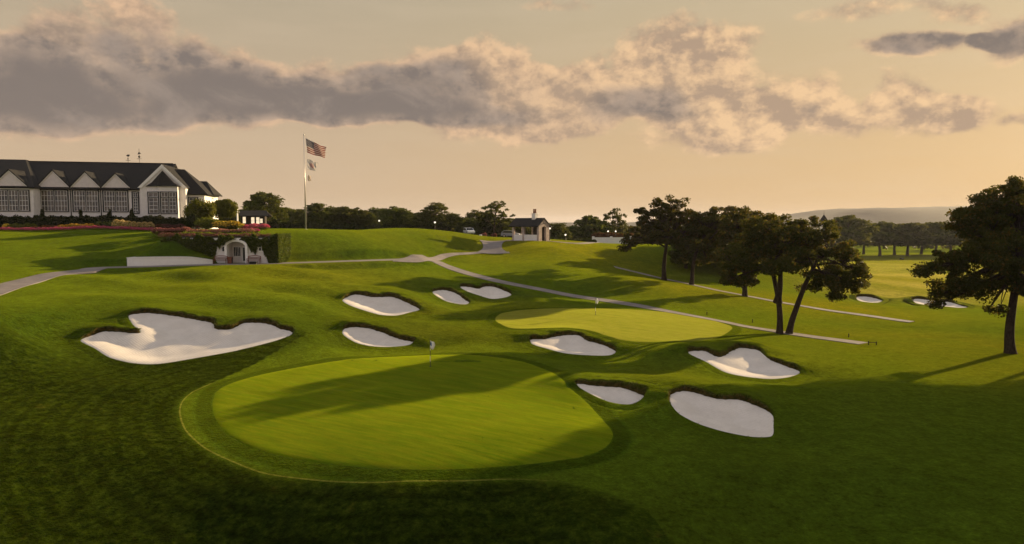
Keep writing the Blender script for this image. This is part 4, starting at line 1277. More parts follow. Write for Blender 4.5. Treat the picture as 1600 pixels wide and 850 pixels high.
# ------------------------------------------------------------------ clubhouse
def make_window(parent, a, b, z0, z1, cols, rows, out, sashes=2, transom=0.0, glass=None, arch=False):
    """a window in the wall from a to b (local xy), facing 'out' (unit local xy)"""
    a = np.array([*a, 0.0]); b = np.array([*b, 0.0]); o_ = np.array([*out, 0.0])
    L = np.linalg.norm(b - a); u = (b - a) / L; up = np.array([0, 0, 1.0])
    def bar(mb, s0, s1, h0, h1, d0, d1):
        q = [a + u*s0 + up*h0 + o_*d0, a + u*s1 + up*h0 + o_*d0, a + u*s1 + up*h1 + o_*d0, a + u*s0 + up*h1 + o_*d0]
        mb.prism(q, o_ * (d1 - d0))
    fr = MB(); t = 0.15
    bar(fr, 0, L, z0 - t, z0, -.05, .10); bar(fr, 0, L, z1, z1 + t, -.05, .10)
    bar(fr, -t, 0, z0 - t, z1 + t, -.05, .103); bar(fr, L, L + t, z0 - t, z1 + t, -.05, .103)
    for k in range(1, sashes): bar(fr, L*k/sashes - t*.5, L*k/sashes + t*.5, z0, z1, -.05, .10)
    if transom: bar(fr, 0, L, z1 - transom - .08, z1 - transom + .08, -.05, .097)
    w = fr.build('window', FRAMEB, parent)
    gl = MB(); bar(gl, 0, L, z0, z1, -.03, .02); gl.build('pane', glass or GLASS, w)
    mu = MB(); s = L / sashes; e = t * .5; mw = 0.026
    for k in range(sashes):
        x0, x1 = s*k + e, s*(k+1) - e
        for (h0, h1, rr) in ([(z0, z1, rows)] if not transom else [(z0, z1 - transom - .08, rows), (z1 - transom + .08, z1, 1)]):
            bar(mu, x0, x0 + .05, h0, h1, .02, .07); bar(mu, x1 - .05, x1, h0, h1, .02, .07)
            bar(mu, x0 + .05, x1 - .05, h0, h0 + .05, .02, .07); bar(mu, x0 + .05, x1 - .05, h1 - .05, h1, .02, .07)
            for c in range(1, cols): 
                xx = x0 + (x1 - x0) * c / cols
                bar(mu, xx - mw, xx + mw, h0 + .05, h1 - .05, .02, .05)
            for r_ in range(1, rr):
                hh = h0 + (h1 - h0) * r_ / rr
                bar(mu, x0 + .05, x1 - .05, hh - mw, hh + mw, .02, .052)
    mu.build('muntin', TRIMW, w)
    return w

def make_clubhouse():
    A = np.array([px_x(0, 113), 113.0]); B = np.array([px_x(293, 119), 119.0])
    ang = math.atan2(B[1] - A[1], B[0] - A[0]); c_, s_ = math.cos(ang), math.sin(ang)
    FZ = 10.5
    root = empty('clubhouse', (A[0], A[1], FZ), ang)
    prop(root, 'long white clubhouse with dark shingle roof and a row of small gables', 'clubhouse')
    def S(px, t=0.0):           # local s of the wall point (at local depth t) seen in photo column px
        k = (px - 800) / F
        # (Ax + s c - t s_) = k (Ay + s s_ + t c)
        return (k * (A[1] + t * c_) - A[0] + t * s_) / (c_ - k * s_)
    def Z(px, py, t=0.0):       # local z of a photo row on that wall
        s = S(px, t); D = A[1] + s * s_ + t * c_
        return at_d(px, py, D)[2] - FZ
    eave = Z(130, 293.5); w0, w1 = Z(130, 330), Z(130, 298)
    ridge_t = 7.5; ridge = Z(130, 253.5, ridge_t)
    s_end = S(222)
    # main wing
    wl = MB(); wl.box((S(50), 0, -.6), (s_end + .3, 15, eave)); wl.build('wall', WALLW, root)
    r = MB()
    r.slab([(-17, -.45, eave - .15), (s_end + 4, -.45, eave - .15), (s_end + 4, ridge_t, ridge), (-17, ridge_t, ridge)], .25)
    r.slab([(-17, 15.5, eave - .15), (s_end + 4, 15.5, eave - .15), (s_end + 4, ridge_t, ridge + .004), (-17, ridge_t, ridge + .004)], .25)
    roof = r.build('roof', SLATE, root, uv=True)
    cp = MB(); cp.box((-17, ridge_t - .12, ridge - .02), (s_end + 3.5, ridge_t + .12, ridge + .1)); cp.build('ridge_cap', SLATE, roof)
    # projecting block at the near end (its front stands forward)
    f = -2.6
    b = MB(); b.box((-16, f, -.6), (S(56, f), 3.0, eave)); b.build('wall', WALLW, root)
    xr = S(56, f) + .35
    hr = Z(47, 249.5, ridge_t - .6)
    hipx = S(47, ridge_t - .6)
    r = MB()
    r.slab([(-17, f - .4, eave - .1), (xr, f - .4, eave - .1), (hipx, ridge_t - .6, hr), (-17, ridge_t - .6, hr)], .25)
    r.slab([(xr, f - .4, eave - .1), (xr, ridge_t + 8, eave - .1), (hipx, ridge_t + .4, hr), (hipx, ridge_t - .6, hr)], .25)
    r.slab([(-17, ridge_t + 8, eave - .1), (xr, ridge_t + 8, eave - .1), (hipx, ridge_t - .6, hr + .004), (-17, ridge_t - .6, hr + .004)], .25)
    r.build('roof', SLATE, root, uv=True)
    def gable(s0, s1, t, zb, zt, depth):
        m = (s0 + s1) / 2
        g = MB(); g.prism([(s0, t, zb), (s1, t, zb), (m, t, zt)], (0, depth, 0)); o = g.build('gable', STUCCO, root)
        tr = MB(); e = .16; k = 0.32
        tr.box((s0 - .25, t - .12, zb - .22), (s1 + .25, t - .01, zb)); 
        L = math.hypot((s1 - s0) / 2, zt - zb)
        nx, nz = (zt - zb) / L, (s1 - s0) / 2 / L
        tr.prism([(s0 - .3, t - .1, zb), (s0 - .3 - 0 + k*.9, t - .1, zb), (m, t - .1, zt - .02), (m, t - .1, zt + .30)], (0, .11, 0))
        tr.prism([(s1 + .3, t - .1, zb), (m, t - .1, zt + .301), (m, t - .1, zt - .021), (s1 + .3 - k*.9, t - .1, zb)], (0, .112, 0))
        tr.build('trim', TRIMW, o)
        rf = MB()
        rf.slab([(s0 - .35, t - .22, zb + .05), (m, t - .22, zt + .42), (m, t + depth, zt + .42), (s0 - .35, t + depth, zb + .05)], .14)
        rf.slab([(s1 + .35, t - .22, zb + .05), (m, t - .22, zt + .424), (m, t + depth, zt + .424), (s1 + .35, t + depth, zb + .05)], .14)
        rf.build('roof', SLATE, o, uv=True)
    out = (0, -1)
    gable(S(-8, f), S(49, f), f - .05, Z(20, 293.5, f), Z(20, 268, f), 6)
    for a0, a1, pk in ((64, 112, 268.5), (116, 160, 271), (164, 206, 273.5)):
        zt = Z((a0 + a1) / 2, pk)
        gable(S(a0), S(a1), -.05, eave + .02, zt, 5)
    make_window(root, (S(1, f), f), (S(49, f), f), Z(25, 329, f), Z(25, 297.5, f), 3, 4, out, 3)
    make_window(root, (S(-52, f), f), (S(-6, f), f), Z(25, 329, f), Z(25, 297.5, f), 3, 4, out, 3)
    for a0, a1 in ((67.5, 109.5), (118, 157), (165, 202.5)):
        make_window(root, (S(a0), 0), (S(a1), 0), w0, w1, 4, 4, out, 2)
    for px in (60.5, 114, 161):
        dp = MB(); dp.box((S(px) - .06, -.14, 0), (S(px) + .06, -.005, eave - .3)); dp.build('downpipe', FRAMEB, root)
    make_window(root, (S(210.5), 0), (S(219), 0), Z(214, 333), Z(214, 300.5), 2, 5, out, 1, 0.9, GLASSD)
    # cross wing with the tall gable and bay window
    t0 = -1.0
    sl, sr = S(222, t0), S(293, t0); m = (sl + sr) / 2
    ze = Z(257, 291.5, t0); zp = Z(257, 258, t0)
    g = MB(); g.prism([(sl, t0, -.6), (sr, t0, -.6), (sr, t0, ze), (m, t0, zp), (sl, t0, ze)], (0, 15, 0)); cw = g.build('wall', WALLW, root)
    r = MB()
    r.slab([(sl - .3, t0 - .12, ze - .12), (m, t0 - .12, zp + .22), (m, t0 + 15, zp + .22), (sl - .3, t0 + 15, ze - .12)], .2)
    r.slab([(sr + .3, t0 - .12, ze - .12), (m, t0 - .12, zp + .224), (m, t0 + 15, zp + .224), (sr + .3, t0 + 15, ze - .12)], .2)
    r.build('roof', SLATE, root, uv=True)
    tr = MB(); k = .62
    tr.prism([(sl - .32, t0 - .2, ze - .25), (sl - .32 + k, t0 - .2, ze - .25), (m, t0 - .2, zp - .55), (m, t0 - .2, zp + .12)], (0, .19, 0))
    tr.prism([(sr + .32, t0 - .2, ze - .25), (m, t0 - .2, zp + .121), (m, t0 - .2, zp - .551), (sr + .32 - k, t0 - .2, ze - .25)], (0, .192, 0))
    tr.build('bargeboard', TRIMW, cw)
    # bay
    tb = t0 - 1.25
    p0 = (S(233.5, t0), t0); p1 = (S(252, tb), tb); p2 = (S(280.5, tb), tb); p3 = (S(283, t0), t0)
    zb = Z(257, 291, tb); za = Z(257, 266.5, t0)
    mb = MB(); mb.prism([(*p0, -.6), (*p1, -.6), (*p2, -.6), (*p3, -.6)], (0, 0, zb + .6)); bay = mb.build('bay', WALLW, root)
    ap = ((p0[0] + p3[0]) / 2, t0 - .14, za)
    def grow2(p, e=.3): return (p[0] + e * np.sign(p[0] - ap[0]), p[1] - (e if p[1] < t0 - .1 else 0.02))
    q = [grow2(p) for p in (p0, p1, p2, p3)]
    br = MB()
    def flared(a, b):
        # two-stage roof face, flatter at the eave
        ma = tuple(np.array([*a, zb]) * .62 + np.array(ap) * .38 - np.array([0, 0, .32])); mbb = tuple(np.array([*b, zb]) * .62 + np.array(ap) * .38 - np.array([0, 0, .32]))
        br.poly([(*a, zb), (*b, zb), mbb, ma]); br.poly([ma, mbb, ap])
    flared(q[0], q[1]); flared(q[1], q[2]); flared(q[2], q[3]); br.poly([(*x, zb) for x in q[::-1]])
    br.build('bay_roof', SLATE, bay, uv=True)
    for (pa, pb, ss) in ((p0, p1, 1), (p1, p2, 2)):
        d = np.array(pb) - np.array(pa); L = np.linalg.norm(d); d = d / L
        o2 = np.array([d[1], -d[0]])
        e = .22
        make_window(bay, tuple(np.array(pa) + d * e), tuple(np.array(pb) - d * e), Z(257, 333, tb), Z(257, 300.5, tb), 2, 4, tuple(o2), ss, 0.85)
    # hipped wing behind, and the small gabled end beyond it
    tw = 0.5
    s2a, s2b = S(286, tw), S(322, tw); z2 = Z(300, 302.5, tw); zr2 = Z(285, 264.5, tw + 4.2)
    w = MB(); w.box((s2a - 4, tw, -.6), (s2b, tw + 9, z2)); w.build('wall', WALLW, root)
    r = MB()
    rx = S(292, tw + 4.2)
    r.slab([(s2a - 6, tw - .5, z2 - .1), (s2b + .6, tw - .5, z2 - .1), (rx, tw + 4.2, zr2), (s2a - 6, tw + 4.2, zr2)], .2)
    r.slab([(s2b + .6, tw - .5, z2 - .1), (s2b + .6, tw + 9.5, z2 - .1), (rx, tw + 4.6, zr2), (rx, tw + 4.2, zr2)], .2)
    r.build('roof', SLATE, root, uv=True)
    make_window(root, (s2a + 1.2, tw), (s2a + 2.6, tw), Z(300, 322, tw), Z(300, 309, tw), 2, 3, out, 1, 0, GLASSD)
    tw = 5.0
    w = MB(); s3a, s3b = S(310, tw), S(330, tw); z3 = Z(325, 303, tw); zr3 = Z(318, 283, tw + 3)
    w.box((s3a - 3, tw, -.6), (s3b, tw + 7, z3)); w.build('wall', WALLW, root)
    make_window(root, (s3b, tw + 1.4), (s3b, tw + 2.6), z3 - 2.6, z3 - .8, 2, 3, (1, 0), 1, 0, GLASSD)
    r = MB(); rx = S(326, tw + 3.2)
    r.slab([(s3a - 4, tw - .5, z3 - .1), (s3b + .8, tw - .5, z3 - .1), (rx, tw + 3.2, zr3), (s3a - 4, tw + 3.2, zr3)], .2)
    r.slab([(s3b + .8, tw - .5, z3 - .1), (s3b + .8, tw + 7.5, z3 - .1), (rx, tw + 3.6, zr3), (rx, tw + 3.2, zr3)], .2)
    r.build('roof', SLATE, root, uv=True)
    return root, S, Z, (A, c_, s_, FZ, ridge_t, ridge)
CLUB, CS, CZ, CINFO = make_clubhouse()

# weather vanes on the ridge
def make_vane(px, ptop, label, cup):
    A, c_, s_, FZ, rt, rz = CINFO
    s = CS(px, rt); x = A[0] + s * c_ - rt * s_; y = A[1] + s * s_ + rt * c_; z = FZ + rz
    h = at_d(px, ptop, y)[2] - z
    root = empty('weather_vane', (x, y, z - .02)); prop(root, label, 'weather vane', 'weather vanes on the clubhouse ridge')
    p = MB(); p.cyl((0, 0, 0), .035, h, 6); p.build('rod', BLACKM, root)
    a = MB(); a.box((-.45, -.02, h*.3), (.45, .02, h*.3 + .05)); a.box((-.02, -.45, h*.3 + .055), (.02, .45, h*.3 + .1)); a.build('direction_arm', BLACKM, root)
    v = MB()
    if cup: v.ball((0, 0, h * .45), .2, 8, 6); v.prism([(-.3, -.02, h*.6), (.35, -.02, h*.66), (-.05, -.02, h*.78)], (0, .04, 0))
    else: v.prism([(-.35, -.02, h*.82), (.15, -.02, h*.74), (.4, -.02, h*.95), (-.05, -.02, h*.98)], (0, .04, 0)); v.ball((0, 0, h * .5), .12, 8, 6)
    v.build('vane', BLACKM, root)
make_vane(205.5, 241, 'thin weather vane on the clubhouse ridge, its figure set high on the rod', False)
make_vane(223, 232, 'taller weather vane with a dark ball on the clubhouse ridge', True)

# ------------------------------------------------------------------ tunnel house under the bank
def make_tunnel():
    D = 90.6
    def W(px, py=412, d=D): return at_d(px, py, d)
    x0, x1 = W(262)[0], W(431)[0]
    zb = 6.05; zt = W(300, 371.5)[2]
    root = empty('tunnel_house', ((x0 + x1) / 2, D, zb))
    prop(root, 'ivy clad white building set into the grass bank with an arched doorway', 'building')
    ox, oy, oz = root.location
    L = lambda px, py=412: (W(px, py)[0] - ox, W(px, py)[2] - oz)
    axl, axr = L(356.5)[0], L(385)[0]; ac = (axl + axr) / 2; ar = (axr - axl) / 2
    ah = L(370, 377.5)[1]; spring = ah - ar * .55
    top = zt - oz
    m = MB()
    X0, X1 = x0 - ox, x1 - ox
    arch = [(ac + ar * math.cos(a), spring + ar * .55 * math.sin(a)) for a in np.linspace(0, math.pi, 13)]
    # front wall with the arched opening
    m.prism([(X0, 0, -.4), (axl, 0, -.4), (axl, 0, spring)] + [(x, 0, z) for x, z in arch[::-1]] + [(axr, 0, -.4), (X1, 0, -.4), (X1, 0, top), (X0, 0, top)], (0, .4, 0))
    m.box((X0, .4, -.4), (X0 + .4, 5, top - .01)); m.box((X1 - .4, .4, -.4), (X1, 5, top - .01)); m.box((X0, 4.6, -.41), (X1, 5.2, top - .011))
    wall = m.build('wall', WALLW, root)
    r = MB(); r.box((X0 - .1, -.05, top), (X1 + .1, 6.2, top + .18)); r.build('roof', SOIL, root)
    # arch surround, standing proud
    s = MB(); th = .32
    out_ = [(ac + (ar + th) * math.cos(a), spring + (ar * .55 + th) * math.sin(a)) for a in np.linspace(0, math.pi, 13)]
    for i in range(12):
        s.prism([(arch[i][0], -.35, arch[i][1]), (out_[i][0], -.35, out_[i][1]), (out_[i+1][0], -.35, out_[i+1][1]), (arch[i+1][0], -.35, arch[i+1][1])], (0, .345, 0))
    s.box((axl - th, -.35, -.4), (axl, -.005, spring)); s.box((axr, -.35, -.4), (axr + th, -.005, spring))
    s.build('arch_surround', TRIMW, root)
    # recess: back wall with door and side light
    rc = MB(); rc.box((axl - .1, 1.6, -.3), (axr + .1, 1.8, top - .02)); rc.box((axl - .2, .4, -.3), (axl - .02, 1.8, top - .03)); rc.box((axr + .02, .4, -.3), (axr + .2, 1.8, top - .03)); rc.build('recess_wall', STUCCO, root)
    dx0, dx1 = L(371.5)[0], L(379)[0]
    d = MB(); d.box((dx0, 1.5, 0), (dx1, 1.595, 2.25)); door = d.build('door', TRIMW, root)
    gl = MB(); gl.box((dx0 + .13, 1.47, .3), (dx1 - .13, 1.495, 2.1)); gl.build('pane', GLASSD, door)
    h = MB(); h.box((dx1 - .1, 1.42, 1.0), (dx1 - .05, 1.495, 1.2)); h.build('handle', BLACKM, door)
    wx0 = L(358)[0]
    w = MB(); w.box((wx0, 1.5, .85), (dx0 - .12, 1.594, 2.25)); win = w.build('window', TRIMW, root)
    n = 4; ww = (dx0 - .12 - wx0 - .1) / n
    for k in range(n):
        g = MB(); g.box((wx0 + .05 + k*ww + .03, 1.47, .95), (wx0 + .05 + (k+1)*ww - .03, 1.495, 2.15)); g.build('pane', GLASSD, win)
    for (a, b, p0, p1) in ((329.5, 339.5, 382, 393.5), (404.5, 413.5, 381, 392)):
        (xa, za), (xb, zb_) = L(a, p1), L(b, p0)
        w = MB(); w.box((xa - .1, -.1, za - .1), (xb + .1, -.004, zb_ + .1)); win = w.build('window', TRIMW, root)
        for i in range(2):
            for j in range(2):
                g = MB(); dx = (xb - xa) / 2; dz = (zb_ - za) / 2
                g.box((xa + dx*i + .04, -.13, za + dz*j + .04), (xa + dx*(i+1) - .04, -.101, za + dz*(j+1) - .04)); g.build('pane', GLASSD, win)
        sh = MB(); sh.box((xa - .2, -.45, zb_ + .13), (xb + .2, -.004, zb_ + .22)); sh.build('hood', DARKWOOD, win)
    lx, lz = L(350, 390)
    ln = MB(); ln.box((lx - .1, -.3, lz - .2), (lx + .1, -.1, lz + .2)); ln.prism([(lx - .14, -.34, lz + .2), (lx + .14, -.34, lz + .2), (lx, -.2, lz + .4)], (0, .26, 0)); ln.box((lx - .02, -.12, lz - .02), (lx + .02, -.004, lz + .06)); ln.build('lantern', BLACKM, root)
    # ivy: leaves over the facade, thick along the top and the ends, parted round the arch and windows
    rs = np.random.default_rng(31)
    n = 42000
    u = rs.uniform(X0 - .5, X1 + .5, n); z = rs.uniform(-.1, 1, n) * (top + .1 + .28 * np.sin(u * 1.9) + .2 * np.sin(u * 4.3 + 1))
    px = 800 + (u + ox) / D * F
    curtain = np.interp(px, [255, 268, 290, 312, 322, 328, 334, 340, 348, 352, 360, 370, 380, 388, 394, 398, 402, 406, 410, 415, 420, 436],
                            [412, 412, 412, 412, 412, 411, 406, 384, 384, 382, 377, 375, 377, 384, 390, 396, 392, 381, 380, 400, 411, 411])
    py = 349 + (CAMZ - (z + oz)) / D * F + rs.normal(size=n) * 1.3
    wob = 2.0 * np.sin(px * .9) + 1.6 * np.sin(px * .37 + 1)
    keep = py < curtain + wob
    keep &= ~((np.abs(u - ac) < ar + .28) & (z < spring + (ar * .55 + .3) * np.sqrt(np.clip(1 - ((u - ac) / (ar + .3)) ** 2, 0, 1))))
    # hanging lobe over the end of the low wall
    u, z, py = u[keep], z[keep], py[keep]
    thick = .15 + .7 * np.clip(np.sin(u * 1.3) * .5 + .5, 0, 1) * np.clip((z - 1.0) / 2.0, .25, 1)
    y = -rs.uniform(0.0, 1, len(u)) ** .7 * thick - .02
    V, Fc = leaf_quads(np.stack([u, y, z], -1), 0.10, flat=.7, rs=rs)
    iv = new_mesh('ivy', V, Fc, IVY, root); iv['kind'] = 'stuff'
    n = 9000
    uu = rs.uniform(X1 - .6, X1 + .55, n); yy = rs.uniform(-.3, 5.0, n); zz = rs.uniform(-.1, top + .5, n)
    V, Fc = leaf_quads(np.stack([uu, yy, zz], -1), 0.11, flat=.7, rs=rs)
    iv = new_mesh('ivy', V, Fc, IVY, root); iv['kind'] = 'stuff'
    return D
IVY = foliage_mat('ivy_leaves', (0.025, 0.055, 0.008), (0.12, 0.15, 0.02), 0.35)
TD = make_tunnel()

# ------------------------------------------------------------------ white retaining wall, curving at its far end
def make_retaining():
    pts = [(201, 419), (206, 418.7), (225, 417.6), (260, 415.6), (300, 413.8), (333, 412.4)]
    tops = [403.5, 403, 402.6, 402.0, 402.4, 407]
    Ds = [86.2, 85.9, 86.0, 87.0, 88.3, 89.6]
    base = np.array([at_d(p[0], p[1], d) for p, d in zip(pts, Ds)]); hi = np.array([at_d(p[0], t, d)[2] for p, t, d in zip(pts, tops, Ds)])
    base = np.vstack([base[0] + np.array([-.2, 2.2, 0]), base]); hi = np.concatenate([[hi[0] - .02], hi])
    P = spline(np.column_stack([base[:, :2], hi]), False, .4)
    root = empty('retaining_wall', (P[0, 0], P[0, 1], 6.0)); prop(root, 'low white retaining wall curving round the foot of the grass bank', 'wall')
    off = np.array(root.location)
    t = np.gradient(P[:, :2], axis=0); t /= np.linalg.norm(t, axis=1)[:, None]; nr = np.stack([-t[:, 1], t[:, 0]], -1)
    V = []; n = len(P)
    for k, (o_, top) in enumerate(((-.18, 0), (-.18, 1), (.18, 1), (.18, 0))):
        xy = P[:, :2] + nr * o_
        V.append(np.column_stack([xy, P[:, 2] if top else np.full(n, 5.2)]))
    f = [(k*n+i, k*n+i+1, (k+1)*n+i+1, (k+1)*n+i) for k in range(3) for i in range(n-1)] + [(0, n, 2*n, 3*n), (n-1, 4*n-1, 3*n-1, 2*n-1)]
    new_mesh('wall_body', np.concatenate(V) - off, f, TRIMW, root)
    V = []
    for k, (o_, dz) in enumerate(((-.24, .004), (-.24, .09), (.24, .09), (.24, .004))):
        V.append(np.column_stack([P[:, :2] + nr * o_, P[:, 2] + dz]))
    new_mesh('coping', np.concatenate(V) - off, f, TRIMW, root)
make_retaining()

# ------------------------------------------------------------------ garden furniture by the arch
def make_bench(px, D, w, label, rz=0.0):
    x = px_x(px, D); z = gz(x, D) + .02
    root = empty('bench', (x, D, z), rz); prop(root, label, 'bench', 'benches beside the arched doorway')
    h = w / 2
    for k in range(4):
        m = MB(); m.box((-h, -.25 + k*.125, .42), (h, -.25 + k*.125 + .105, .46)); m.build('seat_slat', REDWOOD, root)
    for k in range(3):
        # curved back rails
        m = MB(); n = 8
        for i in range(n):
            a0, a1 = -h + w*i/n, -h + w*(i+1)/n
            b0, b1 = (.1 * (1 - (a0/h)**2) if k == 2 else 0), (.1 * (1 - (a1/h)**2) if k == 2 else 0)
            m.prism([(a0, .27, .55 + k*.16 + b0), (a1, .27, .55 + k*.16 + b1), (a1, .27, .65 + k*.16 + b1), (a0, .27, .65 + k*.16 + b0)], (0, .04, 0))
        m.build('back_slat', REDWOOD, root)
    for sx in (-1, 1):
        for y0, top in ((-.27, .64), (.25, .95)):
            m = MB(); m.box((sx*(h - .04) - .035, y0, 0), (sx*(h - .04) + .035, y0 + .07, top if y0 > 0 else .64)); m.build('leg', REDWOOD, root)
        m = MB(); m.box((sx*(h - .04) - .04, -.3, .641), (sx*(h - .04) + .04, .25, .68)); m.build('armrest', REDWOOD, root)
make_bench(343.5, 89.5, 1.75, 'brown wooden bench under the ivy beside the arched doorway, next to the litter bin', 0)
make_bench(396, 89.8, 1.7, 'reddish wooden bench beside the arch, behind the black mat box', 0)
def make_bin():
    D = 89.3; x = px_x(359.5, D); z = gz(x, D) + .02
    root = empty('litter_bin', (x, D, z)); prop(root, 'orange-brown wooden litter bin standing in front of the arch', 'bin')
    for k in range(5):
        for y0 in (-.24, .2):
            m = MB(); m.box((-.24 + k*.098, y0, .06), (-.24 + k*.098 + .085, y0 + .035, .86)); m.build('slat', REDWOOD, root)
    b = MB(); b.box((-.22, -.2, .03), (.22, .19, .84)); b.build('liner', BLACKM, root)
    t = MB(); t.box((-.27, -.27, .865), (.27, .27, .92)); t.build('lid', REDWOOD, root)
make_bin()
def make_planter():
    D = 88.6; x = px_x(395.5, D); z = gz(x, D) + .02
    root = empty('planter_box', (x, D, z)); prop(root, 'low black box with raised rim on the paving before the arch', 'planter')
    b = MB(); b.box((-.45, -.3, 0), (.45, .3, .28)); b.build('box', BLACKR, root)
    t = MB(); 
    for a in ((-.5, -.35, -.4, .35), (.4, -.35, .5, .35), (-.4, -.35, .4, -.25), (-.4, .25, .4, .35)): t.box((a[0], a[1], .281), (a[2], a[3], .34))
    t.build('rim', BLACKR, root)
make_planter()

# ------------------------------------------------------------------ dark shed
def make_shed():
    D = 124.0; s = D / F
    x0, x1 = px_x(379, D), px_x(421, D); z0 = at_d(400, 358, D)[2]
    root = empty('garden_shed', ((x0 + x1) / 2, D, z0), R(14)); prop(root, 'small black timber shed with bright windows and a grey pitched roof', 'shed')
    h = (x1 - x0) / 2; ez = at_d(400, 337, D)[2] - z0; rz_ = at_d(400, 328.7, D)[2] - z0
    b = MB(); b.prism([(-h, 0, -.5), (-h, 3.4, -.5), (-h, 3.4, ez), (-h, 1.7, rz_ - .1), (-h, 0, ez)], (2 * h - .8, 0, 0)); b.build('wall', DARKWOOD, root)
    r = MB(); r.slab([(-h - .3, -.7, ez - .02), (h + .1, -.7, ez - .02), (h - .7, 1.7, rz_), (-h - .2, 1.7, rz_)], .14); r.slab([(-h - .3, 4.1, ez - .02), (h + .1, 4.1, ez - .02), (h - .7, 1.7, rz_ + .003), (-h - .2, 1.7, rz_ + .003)], .14)
    r.build('roof', SLATE, root, uv=True)
    for px, wd, a, c in ((384, .55, 349, 338.6), (396.5, .6, 351, 339.2), (403.8, .6, 350, 339.2), (409, .5, 348.5, 341.5)):
        x = px_x(px, D) - (x0 + x1) / 2
        za, zc = at_d(px, a, D)[2] - z0, at_d(px, c, D)[2] - z0
        w = MB(); w.box((x - wd/2, -.08, za), (x + wd/2, -.004, zc)); win = w.build('window', TRIMW, root)
        for j in range(2):
            g = MB(); dz = (zc - za) / 2
            g.box((x - wd/2 + .05, -.11, za + dz*j + .05), (x + wd/2 - .05, -.081, za + dz*(j+1) - .05)); g.build('pane', LITWIN, win)
    for px in (420.5, 413.5):
        x = px_x(px, D) - (x0 + x1) / 2
        p = MB(); p.box((x - .06, -.55, -.4), (x + .06, -.43, ez - .12)); p.build('post', DARKWOOD, root)
    # tall white post at the corner
make_shed()
def make_post(px, D, ptop, label, name='white_post', w=.12):
    x = px_x(px, D); z = gz(x, D) - .1; h = at_d(px, ptop, D)[2] - z
    root = empty(name, (x, D, z)); prop(root, label, 'post')
    p = MB(); p.box((-w, -w, 0), (w, w, h)); p.build('shaft', TRIMW, root)
    c = MB(); c.box((-w*1.5, -w*1.5, h + .001), (w*1.5, w*1.5, h + .12)); c.build('cap', TRIMW, root)
make_post(372, 121, 328, 'tall white post between the shrubs and the black shed')

# ------------------------------------------------------------------ open pavilion with chimney
def make_pavilion():
    D = 139.0
    x = px_x(829, D); z = gz(x, D)
    phi = R(-45)
    root = empty('pavilion', (x, D, z), phi); prop(root, 'open sided pavilion with dark roof, stone columns and twin chimney pots', 'pavilion')
    s = D / F
    Lh, Wd = 3.7, 3.1       # half length, width
    ez = at_d(829, 352, D)[2] - z; rz_ = at_d(829, 341.3, D)[2] - z
    w = Wd / 2
    # gable end wall with arch (at +x)
    g = MB(); ar = .62; sp = at_d(850, 357, D)[2] - z; 
    arch = [(ar * math.cos(a), sp + ar * .75 * math.sin(a)) for a in np.linspace(0, math.pi, 11)]
    g.prism([(Lh, -w, -.3), (Lh, -ar, -.3), (Lh, -ar, sp)] + [(Lh, y, q) for y, q in arch[::-1]] + [(Lh, ar, -.3), (Lh, w, -.3), (Lh, w, ez), (Lh, 0, rz_ - .1), (Lh, -w, ez)], (-.5, 0, 0))
    g.build('gable_wall', STONE, root)
    lm = MB(); lm.box((Lh + .004, -.18, sp + .95), (Lh + .2, .18, sp + 1.12)); lm.build('lamp', BLACKM, root)
    for (xx, yy) in ((-Lh + .2, -w + .2), (-Lh + .2, w - .2), (-.6, -w + .2), (-.6, w - .2)):
        c = MB(); c.box((xx - .22, yy - .22, -.3), (xx + .22, yy + .22, ez - .1)); c.build('column', STONE, root)
    lw = MB(); lw.box((-Lh + .42, -w + .03, -.3), (-.83, -w + .33, 1.15)); lw.box((-.37, -w + .03, -.3), (Lh - .51, -w + .33, 1.15)); lw.build('low_wall', WALLW, root)
    bk = MB(); bk.box((-.37, w - .35, -.3), (Lh - .51, w - .1, ez - .15)); bk.build('back_wall', DARKWOOD, root)
    bm = MB(); bm.box((-Lh, -w + .02, ez - .099), (Lh - .51, -w + .3, ez + .1)); bm.box((-Lh, w - .3, ez - .099), (Lh - .51, w - .02, ez + .1)); bm.build('beam', DARKWOOD, root)
    r = MB()
    r.slab([(-Lh - .7, -w - .5, ez - .2), (Lh + .15, -w - .5, ez - .2), (Lh + .15, 0, rz_ + .1), (-Lh - .7, 0, rz_ + .1)], .18)
    r.slab([(-Lh - .7, w + .5, ez - .2), (Lh + .15, w + .5, ez - .2), (Lh + .15, 0, rz_ + .104), (-Lh - .7, 0, rz_ + .104)], .18)
    roof = r.build('roof', SLATE, root, uv=True)
    gd = MB(); gd.prism([(-Lh - .2, -w - .1, ez), (-Lh - .2, w + .1, ez), (-Lh - .2, 0, rz_ - .15)], (.08, 0, 0)); gd.build('gable_boarding', DARKWOOD, root)
    ct = at_d(840, 334.5, D)[2] - z; cx = 1.15
    c = MB(); c.box((cx - .45, -.4, rz_ - .6), (cx + .45, .4, ct)); c.box((cx - .52, -.47, ct + .001), (cx + .52, .47, ct + .15)); ch = c.build('chimney', WALLW, roof)
    for dx in (-.22, .22):
        p = MB(); p.cyl((cx + dx, 0, ct + .151), .2, .75, 10, .15); p.cyl((cx + dx, 0, ct + .901), .19, .1, 10, .19); p.build('chimney_pot', REDWOOD, roof)
    t = MB(); t.box((.2, -.5, -.2), (1.6, .5, .75)); t.build('counter', DARKWOOD, root)
make_pavilion()

